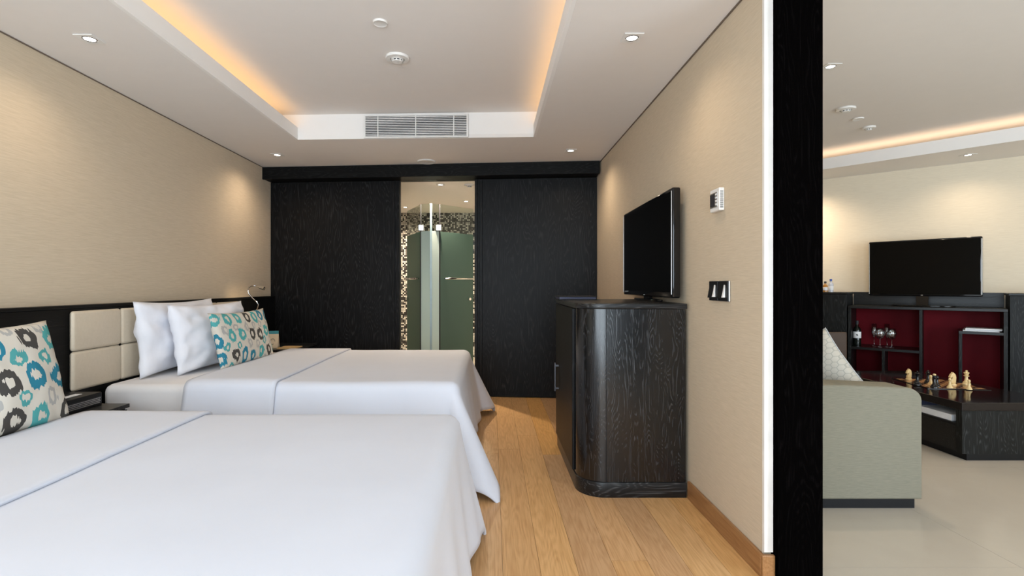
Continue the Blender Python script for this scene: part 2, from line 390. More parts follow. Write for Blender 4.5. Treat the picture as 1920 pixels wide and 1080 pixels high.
def copy_tree(o, parent=None):
    c = o.copy(); col.objects.link(c); c.parent = parent
    for ch in list(o.children): copy_tree(ch, c)
    return c
def box(name, m, parent, *a, bev=0.0, seg=2, smooth=False):
    return MB().box(*a, bev=bev, seg=seg).build(name, m, parent, smooth)

# ------------------------------------------------------------------ room constants
XL, XR, XR2 = -2.474, 1.12, 1.345     # bedroom left wall, right wall, its living-room face
ZC, ZI = 2.482, 2.70                  # soffit and inner ceiling heights
YW = 2.12                             # where the partition wall ends
BA = -math.atan(0.0807)               # the sliding-door wall runs slightly skew
def back_y(x): return 5.43+(XR-x)*0.0807
XE = 6.3                              # far right end of the living room
# living-room TV wall: W0 + s*T ; front of the media unit 0.5 m before it
W0 = Vector((3.93, 6.22)); T = Vector((0.746, -0.666)); NB = Vector((0.666, 0.746))
TA = math.atan2(T.y, T.x)
F0 = W0-NB*0.5
def s_at(px):
    k = (px-CX)/FP; return (k*F0.y-F0.x)/(T.x-k*T.y)
def wall_y(x): return W0.y+(x-W0.x)*T.y/T.x

# ------------------------------------------------------------------ bedroom shell
struct(box('wall_left', M['wall'], None, XL-0.12, XL, WIN_Y, 6.0, 0, ZI+0.1), 'beige linen wallpaper wall behind the beds')
wr = struct(box('wall_right', M['wall'], None, XR, XR2-0.02, YW, 9.3, 0, ZI+0.1), 'beige linen wallpaper wall behind the television cabinet')
struct(box('trim_1', M['wall2'], None, XR, XR+0.036, YW-0.016, YW-0.001, 0.105, ZC), 'pale plaster end strip of the right wall')
# solid dark strips painted as the shade of the ceiling shadow gaps
struct(box('trim_2', M['gap_shade'], None, XL+0.001, XL+0.008, WIN_Y, 5.9, ZC-0.006, ZC-0.001), 'thin dark strip painted as shadow gap above left wall')
struct(box('trim_3', M['gap_shade'], None, XR-0.008, XR-0.001, YW, 5.4, ZC-0.007, ZC-0.001), 'thin dark strip painted as shadow gap above right wall')
# soffit ring round the tray
TX0, TX1, TY0, TY1L, TY1R = -1.70, 0.360, 0.25, 4.49, 4.41
LIP = 0.105; CV = 0.19
def quad_slab(mb, pts, z0, z1): mb.prism(pts, z0, z1)
c = MB()
tl = 0.022
c.prism([(XL, WIN_Y), (TX0-tl-0.0005, WIN_Y), (TX0-tl-0.0005, 6.0), (XL, 6.0)], ZC, ZC+0.03)
c.prism([(TX1+tl+0.0005, WIN_Y), (XR2-0.02, WIN_Y), (XR2-0.02, 5.6), (TX1+tl+0.0005, 5.75)], ZC, ZC+0.03)
c.prism([(TX0-tl-0.0005, WIN_Y), (TX1+tl+0.0005, WIN_Y), (TX1+tl+0.0005, TY0), (TX0-tl-0.0005, TY0)], ZC, ZC+0.03)
c.prism([(TX0-tl-0.0005, TY1L+0.001), (TX1+tl+0.0005, TY1R-0.001), (TX1+tl+0.0005, 5.75), (TX0-tl-0.0005, 6.0)], ZC, ZC+0.03)
ceil = struct(c.build('ceiling', M['ceiling']), 'dropped plaster ceiling border around the lit tray')
# inner ceiling
struct(box('ceiling_tray', M['ceiling'], None, TX0-CV, TX1+CV, WIN_Y, 4.60, ZI, ZI+0.05), 'raised inner ceiling of the bedroom tray')
# tray lips and end face
tl = 0.022
MB().box(TX0-tl, TX0, TY0, TY1L+0.0, ZC+0.0, ZC+LIP).build('cove_lip', M['cove'], ceil)
MB().box(TX1, TX1+tl, TY0, TY1R, ZC+0.0, ZC+LIP).build('cove_lip', M['cove'], ceil)
MB().prism([(TX0-CV, TY1L+0.007), (TX1+CV, TY1R-0.007), (TX1+CV, TY1R+0.10), (TX0-CV, TY1L+0.10)], ZC+0.001, ZI).build('tray_end_face', M['cove'], ceil)
MB().box(TX0-CV, TX1+CV, TY0-0.05, TY0-0.0, ZC+0.001, ZI).build('tray_end_face', M['cove'], ceil)
for x0, x1 in ((TX0-CV-0.02, TX0-CV), (TX1+CV, TX1+CV+0.02)):
    MB().box(x0, x1, TY0, 4.5, ZC+0.03, ZI).build('cove_back', M['cove'], ceil)
for xx in (TX0-0.11, TX1+0.11):
    o = MB().box(xx-0.04, xx+0.04, TY0+0.05, 4.38, ZC+0.031, ZC+0.050).build('led_strip', M['led'])
    tag(o, 'warm light strip hidden in the %s ceiling cove of the bedroom' % ('left' if xx < -1 else 'right'), 'light strip')

# floor boards
fl = struct(box('floor', M['subfloor'], None, XL, XR2, WIN_Y, 5.9, -0.06, -0.006), 'oak plank floor of the bedroom')
PW = 0.158; proto_len = {}
row = 0; x = 0.205-PW*17
while x < XR2-0.02:
    y = WIN_Y-random.uniform(0, 1.5)
    starts = {}
    while y < 5.9:
        L = random.choice((1.55, 1.9, 1.9, 2.2))
        y0 = max(y, WIN_Y); y1 = min(y+L, back_y(x)+0.3)
        if y1-y0 > 0.06:
            x1 = min(x+PW, XR2-0.02); xa = max(x, XL)
            if x1-xa > 0.03:
                MB().box(xa+0.0007, x1-0.0007, y0+0.0008, y1-0.0008, -0.006, 0.0).build('plank', M['floor'], fl)
        y += L
    x += PW; row += 1

# skirting along right wall and round its end
bb = struct(box('baseboard_right', M['baseboard'], None, XR-0.016, XR, YW-0.016, 2.892, 0.0, 0.098, bev=0.004), 'oak skirting board along right wall')
box('baseboard_return', M['baseboard'], bb, XR-0.016, XR+0.036, YW-0.034, YW-0.0165, 0.0, 0.100, bev=0.004)
struct(box('baseboard_right', M['baseboard'], None, XR-0.016, XR, 3.90, 5.36, 0.0, 0.098, bev=0.004), 'oak skirting board beyond the cabinet')

# door frame (dark jamb) between bedroom and living room
jm = struct(MB().box(XR+0.036, XR2, YW-0.04, YW+0.02, 0, ZC+0.2).build('trim_4', M['jamb']), 'espresso wood jamb of the wide opening')
box('jamb_edge', M['jamb'], jm, XR+0.037, XR+0.060, YW-0.048, YW-0.041, 0, ZC-0.02)
struct(box('wall_partition_face', M['wall'], None, XR2-0.019, XR2, YW+0.021, 8.9, 0, ZI), 'living room face of the partition wall')
struct(box('trim_5', M['jamb'], None, XR+0.036, XR2, WIN_Y, YW-0.05, 2.42, ZI+0.02), 'espresso wood header of the wide opening')

# ------------------------------------------------------------------ skew back wall: valance, two sliding doors, bath
bw = Vector((XL, back_y(XL)))   # local x runs right along the wall, local y away from camera
def bl(x): return (x-XL)/math.cos(BA)
WL = bl(XR)
val = thing('door_valance', 'long black oak valance hiding the sliding door track', 'valance', (bw.x, bw.y, 0), BA)
box('valance_board', M['oak_door_x'], val, 0.002, WL-0.002, -0.20, -0.172, 2.35, ZC-0.003, bev=0.003)
box('valance_soffit', M['oak_door_x'], val, 0.004, WL-0.004, -0.171, 0.02, 2.356, 2.372)
gx0, gx1 = bl(-1.0027), bl(-0.184)
wb = struct(MB().box(0, gx0-0.10, 0.045, 0.13, 0, ZC).box(gx1+0.10, WL, 0.045, 0.13, 0, ZC).box(gx0-0.10, gx1+0.10, 0.045, 0.13, 2.36, ZC)
       .build('wall_back', M['oak_door'], None, loc=(bw.x, bw.y, 0), rot=(0, 0, BA)), 'dark back wall carrying the sliding doors')
def sliding(name, x0, x1, edge, label):
    d = struct(box(name, M['oak_door'], None, 0.0, x1-x0, 0.0, 0.04, 0.008, 2.352, bev=0.002), label)
    d.location = (bw.x+x0*math.cos(BA), bw.y+x0*math.sin(BA), 0); d.rotation_euler = (0, 0, BA)
    W = x1-x0
    # proud vertical pull strips on the meeting edge
    a = (W-0.034, W-0.002) if edge > 0 else (0.002, 0.034)
    box('pull_strip', M['oak_door'], d, a[0], a[1], -0.016, -0.0005, 0.01, 2.345, bev=0.003)
    a = (W-0.085, W-0.055) if edge > 0 else (0.055, 0.085)
    box('pull_strip', M['oak_door'], d, a[0], a[1], -0.010, -0.0005, 0.01, 2.345, bev=0.003)
    return d
sliding('door_1', 0.004, gx0, 1, 'left black oak sliding door')
sliding('door_2', gx1, WL-0.004, -1, 'right black oak sliding door')

# bathroom box
BX0, BX1, BY0, BY1, BZ = -1.95, 0.62, 5.78, 8.55, 2.42
struct(box('wall_bath_back', M['mosaic'], None, BX0, BX1, BY1, BY1+0.1, 0, BZ), 'black and white mosaic tiled bathroom wall')
struct(box('wall_bath_left', M['mosaic'], None, BX0-0.1, BX0, BY0, BY1, 0, BZ), 'mosaic side wall of the bathroom')
struct(box('wall_bath_right', M['wall_bath'], None, BX1, BX1+0.1, BY0, BY1, 0, BZ), 'plain side wall of the bathroom')
struct(box('ceiling_bath', M['cove'], None, BX0-0.1, BX1+0.1, 5.66, BY1+0.1, BZ, BZ+0.05), 'white bathroom ceiling')
struct(box('floor_bath', M['stone'], None, BX0-0.1, BX1+0.1, BY0-0.05, BY1+0.1, -0.05, 0.0), 'pale stone bathroom floor')
box_d = struct(box('door_3', M['oak_door'], None, -0.28, 0.45, BY1-0.03, BY1-0.001, 0.0, 2.33), 'dark panel at the back of the shower')

def glass_panel(parent, name, p0, p1, z0, z1, zf, mclear, mfrost, off=0.0):
    """vertical glass sheet from p0 to p1: frosted to height zf, clear above"""
    a = Vector(p0); b = Vector(p1); L = (b-a).length; ang = math.atan2(b.y-a.y, b.x-a.x)
    g = box(name, mclear, parent, 0, L, -0.005, 0.005, zf+0.001, z1)
    g.location = (a.x, a.y, 0); g.rotation_euler = (0, 0, ang)
    f = box('frosted_field', mfrost, g, 0, L, -0.005, 0.005, z0, zf)
    return g, L
PL, PC, PR_ = (-0.862, 6.27), (-0.738, 6.22), (-0.647, 6.27)
DLo, DRo = (-1.13, 6.86), (-0.245, 6.67)
sh = thing('shower_screen', 'narrow pale frosted glass column between the two shower doors', 'glass screen', (0, 0, 0))
glass_panel(sh, 'glass_panel', PL, PC, 0.02, 2.20, 1.866, M['glass'], M['frost_pale'])
glass_panel(sh, 'glass_panel', (PC[0]+0.003, PC[1]), PR_, 0.02, 2.20, 1.866, M['glass'], M['frost_pale'])
MB().prism([(PC[0]-0.011, PC[1]-0.007), (PC[0]+0.014, PC[1]-0.007), (PC[0]+0.014, PC[1]-0.013), (PC[0]-0.011, PC[1]-0.013)], 0.02, 2.2).build('corner_edge', M['glass_edge'], sh)
def bath_door(p0, p1, label):
    t = thing('shower_door', label, 'glass door', (0, 0, 0), group='frosted shower doors')
    g, L = glass_panel(t, 'glass_panel', p0, p1, 0.02, 2.20, 1.866, M['glass'], M['frost_green'])
    box('edge_seal', M['ink'], g, -0.012, -0.001, -0.008, 0.008, 0.02, 2.20)
    return t, g, L
t, g, L = bath_door((PL[0]-0.012, PL[1]+0.025), DLo, 'left green frosted glass shower door')
hb = MB().tube([(0.03, 0.05, 1.29), (L-0.03, 0.05, 1.29)], 0.012).tube([(0.06, 0.0, 1.29), (0.06, 0.05, 1.29)], 0.008).tube([(L-0.06, 0.0, 1.29), (L-0.06, 0.05, 1.29)], 0.008).build('towel_bar', M['chrome'], g, True)
MB().lathe([(0, 0), (0.018, 0), (0.018, 0.03), (0, 0.03)], 16, (L-0.08, 0.006, 1.03), 'y').build('door_knob', M['chrome'], g, 'auto')
t2, g2, L2 = bath_door((PR_[0]+0.012, PR_[1]+0.012), DRo, 'right green frosted glass shower door')
MB().tube([(0.04, -0.05, 1.29), (L2-0.03, -0.05, 1.29)], 0.012).tube([(0.07, 0, 1.29), (0.07, -0.05, 1.29)], 0.008).tube([(L2-0.06, 0, 1.29), (L2-0.06, -0.05, 1.29)], 0.008).build('towel_bar', M['chrome'], g2, True)
MB().lathe([(0, 0), (0.018, 0), (0.018, -0.03), (0, -0.03)], 16, (L2-0.08, -0.006, 1.03), 'y').build('door_knob', M['chrome'], g2, 'auto')
for (px_, py_), tt in ((PL, t), (PR_, t2)):
    for zz in (1.91, 0.30):
        box('hinge', M['steel'], tt, px_-0.034, px_+0.034, py_-0.030, py_-0.012, zz-0.036, zz+0.036, bev=0.004)

# ------------------------------------------------------------------ living room shell
struct(box('floor_living', M['joint'], None, XR2, XE+0.1, WIN_Y, 9.2, -0.06, -0.004), 'cream polished stone floor of the living room')
lf = bpy.data.objects['floor_living']
ts = 1.2
for i in range(5):
    for j in range(9):
        x0 = XR2+i*ts-0.29; y0 = WIN_Y+j*ts-0.12
        x0c, x1c = max(x0, XR2), min(x0+ts, XE+0.1); y0c, y1c = max(y0, WIN_Y), min(y0+ts, 9.2)
        if x1c-x0c > 0.05 and y1c-y0c > 0.05:
            MB().box(x0c+0.0008, x1c-0.0008, y0c+0.0008, y1c-0.0008, -0.004, 0.0).build('tile', M['stone'], lf)
# TV wall
a, b_ = Vector((XR2-0.1, wall_y(XR2-0.1))), Vector((XE+0.1, wall_y(XE+0.1)))
struct(MB().prism([tuple(a), tuple(b_), tuple(b_+NB*0.12), tuple(a+NB*0.12)], 0, ZI+0.05).build('wall_living_back', M['wall_lr']), 'beige linen wall behind the living room television')
struct(box('wall_living_right', M['wall_lr'], None, XE, XE+0.1, WIN_Y, wall_y(XE)+0.1, 0, ZI+0.05), 'beige side wall of the living room')
struct(box('ceiling_living', M['ceiling'], None, XR2-0.1, XE+0.1, WIN_Y, 9.2, ZI, ZI+0.05), 'raised plaster ceiling of the living room')
La, Lb = Vector((3.60, 5.70)), Vector((4.67, 4.49)); LT = (Lb-La).normalized(); LN = Vector((-LT.y, LT.x))  # LN points to the wall
if LN.y < 0: LN = -LN
A2 = La-LT*3.1; B2 = Lb+LT*1.9
sf = struct(MB().prism([tuple(A2+LN*0.0225), tuple(B2+LN*0.0225), tuple(B2+LN*1.2), tuple(A2+LN*2.2)], ZC, ZC+0.03).build('ceiling_living_soffit', M['cove']), 'dropped cove border above the living room television wall')
MB().prism([tuple(A2), tuple(B2), tuple(B2+LN*0.022), tuple(A2+LN*0.022)], ZC, ZC+0.12).build('cove_lip', M['cove'], sf)
o = MB().prism([tuple(La-LT*1.9+LN*0.12), tuple(Lb+LT*1.2+LN*0.12), tuple(Lb+LT*1.2+LN*0.28), tuple(La-LT*1.9+LN*0.28)], ZC+0.031, ZC+0.05).build('led_strip', M['led2'])
tag(o, 'warm light strip hidden in the living room ceiling cove', 'light strip')

# window wall behind the camera (the daylight source)
wn = MB()
wn.box(XL-0.12, XE+0.1, WIN_Y-0.12, WIN_Y, 0, 0.13).box(XL-0.12, XE+0.1, WIN_Y-0.12, WIN_Y, 2.43, ZI+0.1)
wn.box(XL-0.12, XL+0.12, WIN_Y-0.12, WIN_Y, 0.13, 2.43).box(XR+0.03, 3.0, WIN_Y-0.12, WIN_Y, 0.13, 2.43).box(XE-0.2, XE+0.1, WIN_Y-0.12, WIN_Y, 0.13, 2.43)  # wide unseen middle pier, added to keep the television cabinet's reflection dark
struct(wn.build('wall_window', M['jamb']), 'window wall behind the viewpoint with an added dark pier')
struct(MB().box(-0.63, -0.57, WIN_Y-0.09, WIN_Y-0.03, 0.13, 2.43).build('window_1', M['black']), 'mullion of the bedroom window')
struct(MB().box(4.4, 4.46, WIN_Y-0.09, WIN_Y-0.03, 0.13, 2.43).build('window_2', M['black']), 'mullion of the living room window')

# ------------------------------------------------------------------ ceiling fixtures
def downlight(x, y, z, label, power=20, size=0.098, group='square recessed downlights', spot=True):
    t = thing('downlight', label, 'ceiling light', (x, y, z), 0, group)
    s = size/2
    fr = MB(); r = s*0.70
    # square plate with a round hole, built from a ring
    tb = bmesh.new(); n = 32; outer = []; inner = []
    for i in range(n):
        a = 2*math.pi*i/n; c_, s_ = math.cos(a), math.sin(a); k = s/max(abs(c_), abs(s_))
        outer.append((c_*k, s_*k)); inner.append((c_*r, s_*r))
    vs = [[tb.verts.new((p[0], p[1], zz)) for p in lst] for lst, zz in ((outer, -0.001), (outer, -0.005), (inner, -0.005), (inner, 0.02))]
    for A_, B_ in zip(vs, vs[1:]):
        for i in range(n): tb.faces.new([A_[i], A_[(i+1) % n], B_[(i+1) % n], B_[i]])
    fr.merge(tb); fr.build('trim_plate', M['white'], t)
    MB().lathe([(r*0.99, -0.003), (r*0.86, -0.007), (r*0.80, -0.002)], 24).build('bezel_ring', M['darkmetal'], t, True)
    MB().lathe([(0, -0.004), (r*0.80, -0.004), (r*0.80, 0.0), (0, 0.0)], 24).build('lamp_face', M['lampwhite'], t)
    if spot:
        l = bpy.data.lights.new('downlight_beam', 'SPOT'); l.energy = power; l.color = (1.0, 0.80, 0.58)
        l.spot_size = R(150); l.spot_blend = 1.0; l.shadow_soft_size = 0.03
        lo = bpy.data.objects.new('downlight_beam', l); col.objects.link(lo); lo.parent = t; lo.location = (0, 0, -0.02)
    return t
q = PX
def up(px_, py_, z):
    d = (z-H)*FP/(CY-py_); return ((px_-CX)/FP*d, d)
for px_, py_, lab in ((168, 72, 'square downlight in the left ceiling border, nearest the viewer'), (1185, 70, 'square downlight in the right ceiling border, nearest the viewer'),
                      (520, 290, 'small downlight near the left corner of the sliding door wall'), (1070, 282, 'small downlight near the right corner of the sliding door wall')):
    x, y = up(px_, py_, ZC); downlight(x, y, ZC, lab, 11 if py_ < 100 else 22)
x, y = up(1557, 124, ZI); downlight(x, y, ZI, 'square downlight in the raised living room ceiling beside the dark jamb', 40)
x, y = up(1815, 290, ZC); downlight(x, y, ZC, 'downlight in the living room cove border above the television', 16)
for xx, yy, zz, lab in ((3.55, 6.0, ZC, 'unseen added downlight in the living room cove border behind the jamb'), (4.7, 0.4, ZI, 'unseen added downlight in the middle of the near living room ceiling'), (5.5, 3.0, ZI, 'unseen added downlight by the right living room wall')):  # downlights out of view, added to brighten the living room
    downlight(xx, yy, zz, lab, 60)
for px_, py_, lab in ((826, 346, 'bathroom ceiling downlight nearest the sliding doors'), (760, 388, 'bathroom ceiling downlight at the far left'), (874, 377, 'bathroom ceiling downlight at the far right')):
    x, y = up(px_, py_, BZ); downlight(x, y, BZ, lab, 190)
def disc(name, label, cat, x, y, z, r, h=0.012, group=None):
    t = thing(name, label, cat, (x, y, z), 0, group)
    MB().lathe([(r, -0.001), (r, -h*0.5), (r*0.93, -h), (r*0.80, -h*0.8), (0, -h*0.85)], 36).build('cover_disc', M['white'], t, 'auto')
    return t
def smoke(label, x, y, z, r=0.072):
    t = thing('smoke_detector', label, 'smoke detector', (x, y, z), 0, 'ceiling smoke detectors')
    MB().lathe([(r, -0.001), (r, -0.010), (r*0.94, -0.016), (r*0.62, -0.018), (r*0.60, -0.012)], 36).build('mounting_ring', M['white'], t, 'auto')
    MB().lathe([(r*0.56, -0.012), (r*0.54, -0.018), (r*0.42, -0.021)], 30).build('housing', M['white'], t, 'auto')
    MB().lathe([(r*0.39, -0.020), (r*0.37, -0.028), (0, -0.028)], 24).build('sensor_chamber', M['ink'], t, 'auto')
    for k in range(8):
        a = 2*math.pi*k/8
        MB().box(-0.004, 0.004, r*0.375, r*0.43, -0.028, -0.019).build('vent_fin', M['white'], t, rot=(0, 0, a))
    MB().lathe([(r*0.42, -0.028), (r*0.40, -0.033), (0, -0.034)], 24).build('cap', M['white'], t, 'auto')
    return t
x, y = up(745, 107, ZI); smoke('round smoke detector in the bedroom ceiling tray', x, y, ZI, 0.078)
x, y = up(713, 41, ZI); disc('ceiling_cover', 'plain white round cover in the bedroom ceiling tray', 'cover plate', x, y, ZI, 0.042)
x, y = up(800, 302, ZC); disc('ceiling_speaker', 'white round speaker in ceiling border above the sliding doors', 'speaker', x, y, ZC, 0.095, 0.014)
x, y = up(1586, 203, ZI); smoke('smoke detector in the raised living room ceiling', x, y, ZI, 0.072)
x, y = up(1609, 222, ZI); disc('ceiling_cover', 'small round cover between detector and sprinkler in the living room ceiling', 'cover plate', x, y, ZI, 0.045)
x, y = up(1629, 238, ZI); smoke('small detector farthest back in the living room ceiling', x, y, ZI, 0.055)
x, y = up(880, 346, BZ); smoke('smoke detector in the bathroom ceiling', x, y, BZ, 0.06)

# air grille in the tray end face
gx, gy = (685-CX)/FP*4.44, 4.455
va = thing('air_vent', 'white slatted air conditioning grille in the tray end', 'air vent', ((780-CX)/FP*4.44, 4.438, 2.583), -math.atan(0.08/2.06))
wv, hv = 0.44, 0.088
box('recess', M['ink'], va, -wv, wv, -0.004, 0.0005, -hv, hv)
fr = MB()
fr.box(-wv-0.014, wv+0.014, -0.012, -0.001, hv, hv+0.012).box(-wv-0.014, wv+0.014, -0.012, -0.001, -hv-0.012, -hv).box(-wv-0.014, -wv, -0.012, -0.001, -hv, hv).box(wv, wv+0.014, -0.012, -0.001, -hv, hv)
fr.build('frame', M['white'], va)
for k in range(12):
    zz = -hv+2*hv*(k+0.5)/12
    box('slat', M['white'], va, -wv, wv, -0.011, -0.005, zz-0.0028, zz+0.0028)
for xx in (-0.33, 0.0, 0.33): box('mullion', M['white'], va, xx-0.004, xx+0.004, -0.0125, -0.0112, -hv, hv)

# ------------------------------------------------------------------ headboard
hb = thing('headboard', 'long black oak headboard panel with cream leather pads', 'headboard', (XL, 0, 0))
box('wood_panel', M['oak_y'], hb, 0.002, 0.064, WIN_Y+0.1, 5.68, 0.02, 1.068, bev=0.002)
box('top_rail', M['oak_y'], hb, 0.002, 0.070, WIN_Y+0.1, 5.68, 1.0685, 1.088, bev=0.003)
for base in (2.91, 0.50):
    for i in range(5):
        for z0, z1 in ((0.597, 0.8215), (0.8245, 1.055)):
            box('leather_pad', M['leather'], hb, 0.0645, 0.094, base+i*0.386+0.0012, base+(i+1)*0.386-0.0012, z0, z1, bev=0.018, seg=4, smooth=True)

# ------------------------------------------------------------------ beds
def rounded(name, m, parent, a, r, seg=4): return box(name, m, parent, *a, bev=r, seg=seg, smooth=True)
def cloth_pt(s, t, P):
    """tablecloth mapping: s along the bed from its open end, t across"""
    X0, Xf, Yn, Yf, zt, r, lift = P['X0'], P['Xf'], P['Yn'], P['Yf'], P['z'], P['r'], P.get('lift', 0)
    L = Xf-X0; ex = max(0, s-L)
    if t < 0: ey, sg, yb = -t, -1, Yn
    elif t > Yf-Yn: ey, sg, yb = t-(Yf-Yn), 1, Yf
    else: ey, sg, yb = 0, 0, Yn+t
    xb = X0+min(s, L)
    q = (ex**5+ey**5)**0.2 if (ex > 0 and ey > 0) else max(ex, ey)
    if q <= 0:
        n = noise.noise(Vector((xb*1.6, yb*1.6, P['seed'])))*0.006+noise.noise(Vector((xb*5, yb*5, P['seed'])))*0.0018
        return Vector((xb, yb, zt+lift+n))
    ph = math.atan2(ey, ex)
    co, si = math.cos(ph), math.sin(ph)
    arc = r*math.pi/2
    if q < arc:
        a = q/r; off = r*math.sin(a); dr = r*(1-math.cos(a))
    else:
        off = r+(q-arc)*P['flare']; dr = r+(q-arc)*math.sqrt(max(0, 1-P['flare']**2))
        k = (q-arc)/(P['Q']-arc)
        corner = (2*co*si)**1.4 if ex > 0 and ey > 0 else 0
        off += corner*P['corner']*k
        # soft hanging folds
        pc = yb*1.0+sg*0.4*si+xb*1.3
        off += k*(P['fold']*noise.noise(Vector((pc*3.2, P['seed']*3, 0.3)))+0.35*P['fold']*math.sin(pc*17+P['seed']))
        if ex > 0 and ey == 0:   # foot side is drawn in between the corners
            m = (yb-Yn)/(Yf-Yn); off -= k*P['waist']*math.sin(math.pi*m)
        if dr > 0: dr += corner*0.0
    off += lift
    n = noise.noise(Vector((xb*1.6, yb*1.6, P['seed'])))*0.006
    return Vector((xb+co*off*(1 if ex > 0 else 0), yb+sg*si*off, zt+lift-dr+n*(1-min(1, q/0.05))))
def cloth(name, m, P, s0, s1, parent=None, ds=0.03, thick=0.012):
    bm = bmesh.new(); L = P['Xf']-P['X0']; W = P['Yf']-P['Yn']; Q = P['Q']
    def axis(lo, hi, marks):
        out = []; pts = sorted([lo]+[k for k in marks if lo < k < hi]+[hi])
        for a, b in zip(pts, pts[1:]):
            n = max(1, int(math.ceil((b-a)/ds)))
            out += [a+(b-a)*i/n for i in range(n)]
        return out+[hi]
    S = axis(s0, s1, [L, L+0.1]); Tt = axis(-Q, W+Q, [-0.1, 0, W, W+0.1])
    g = [[bm.verts.new(cloth_pt(s, t, P)) for t in Tt] for s in S]
    for i in range(len(S)-1):
        for j in range(len(Tt)-1): bm.faces.new([g[i][j], g[i+1][j], g[i+1][j+1], g[i][j+1]])
    bmesh.ops.recalc_face_normals(bm, faces=list(bm.faces))
    if sum(f.normal.z for f in bm.faces) < 0: bmesh.ops.reverse_faces(bm, faces=list(bm.faces))
    me = bpy.data.meshes.new(name); bm.to_mesh(me); bm.free()
    for p in me.polygons: p.use_smooth = True
    me.materials.append(m)
    o = bpy.data.objects.new(name, me); col.objects.link(o); o.parent = parent
    sm = o.modifiers.new('thickness', 'SOLIDIFY'); sm.thickness = thick; sm.offset = -1.0
    return o
def make_bed(Xf, Yn, Yf, flare, corner, waist, seed, lab_bed, lab_duvet, hem):
    b = thing('bed', lab_bed, 'bed', (0, 0, 0))
    rounded('mattress', M['sheet'], b, (XL+0.10, Xf+0.02, Yn-0.02, Yf+0.02, 0.30, 0.598), 0.05)
    rounded('bed_base', M['sheet'], b, (XL+0.10, Xf+0.0, Yn-0.0, Yf+0.0, 0.07, 0.296), 0.02, 2)
    for xx in (XL+0.25, Xf-0.15):
        for yy in (Yn+0.12, Yf-0.12):
            MB().lathe([(0, 0), (0.025, 0), (0.03, 0.072), (0, 0.072)], 14, (xx, yy, 0)).build('leg', M['black'], b, 'auto')
    P = dict(X0=-1.84, Xf=Xf, Yn=Yn, Yf=Yf, z=0.618, r=0.065, flare=flare, corner=corner, waist=waist, fold=0.035, seed=seed, Q=hem)
    dv = cloth('duvet', M['linen'], P, 0.0, (Xf+1.84)+hem)
    tag(dv, lab_duvet, 'duvet')
    P2 = dict(P); P2['lift'] = 0.014
    cloth('turned_down_fold', M['linen'], P2, 0.0, 0.545, dv, thick=0.012)
    return b
make_bed(-0.255, 3.13, 4.66, 0.22, 0.19, 0.05, 2.0, 'far twin bed beside the sliding door wall', 'white duvet draped over the far bed', 0.60)
make_bed(-0.205, 0.78, 2.31, 0.15, 0.085, 0.02, 5.0, 'near twin bed filling the foreground', 'white duvet draped over the near bed', 0.60)

def pillow(name, m, wd, ht, th, label, seed, loc, yaw, lean, cat='pillow', n=30, wr=0.012, roll=0.0, group=None):
    """origin at bottom centre; local x width, z height, front faces -y"""
    bm = bmesh.new(); g = {}
    for side in (-1, 1):
        for i in range(n+1):
            for j in range(n+1):
                u, v = -1+2*i/n, -1+2*j/n
                edge = i in (0, n) or j in (0, n)
                if edge and side == 1: g[side, i, j] = g[-1, i, j]; continue
                x = wd/2*u*(1-0.075*(1-v*v)*u*u); z = ht/2*v*(1-0.085*(1-u*u)*v*v)
                k = max(0, (1-u*u)*(1-v*v))**0.42
                y = side*th/2*k
                if not edge:
                    e = noise.noise(Vector((u*2.2, v*2.2, seed)))*wr+noise.noise(Vector((u*7, v*5, seed+3*side)))*wr*0.5
                    # pulled creases toward the corners
                    e += 0.35*wr*math.sin(9*(abs(u)-abs(v))+seed)*max(abs(u), abs(v))**3
                    y += side*e*min(1, 2.5*k)
                g[side, i, j] = bm.verts.new((x, y, z+ht/2))
    for side in (-1, 1):
        for i in range(n):
            for j in range(n):
                f = [g[side, i, j], g[side, i+1, j], g[side, i+1, j+1], g[side, i, j+1]]
                bm.faces.new(f if side == -1 else f[::-1])
    me = bpy.data.meshes.new(name); bm.to_mesh(me); bm.free()
    for p in me.polygons: p.use_smooth = True
    me.materials.append(m)
    o = bpy.data.objects.new(name, me); col.objects.link(o)
    o.location = loc; o.rotation_euler = (-R(lean), R(roll), R(yaw))
    tag(o, label, cat, group); return o
pillow('pillow', M['pillow'], 0.92, 0.50, 0.18, 'plain white pillow leaning on the leather headboard', 1.0, (-2.250, 3.73, 0.602), 90, 5, wr=0.022)
pillow('pillow', M['pillow'], 0.86, 0.48, 0.18, 'plain white pillow behind the patterned cushion on the far bed', 4.0, (-2.045, 3.82, 0.602), 85, 9, wr=0.024)
pillow('cushion', M['ikat_long'], 0.80, 0.42, 0.13, 'long cream cushion with teal and grey rings on the far bed', 9.0, (-1.855, 3.93, 0.602), 88, 13, 'cushion', wr=0.006)
pillow('cushion', M['ikat_square'], 0.52, 0.46, 0.16, 'square cream cushion with teal and grey rings on the near bed', 6.0, (-1.868, 2.00, 0.602), 88, 14, 'cushion', wr=0.008)

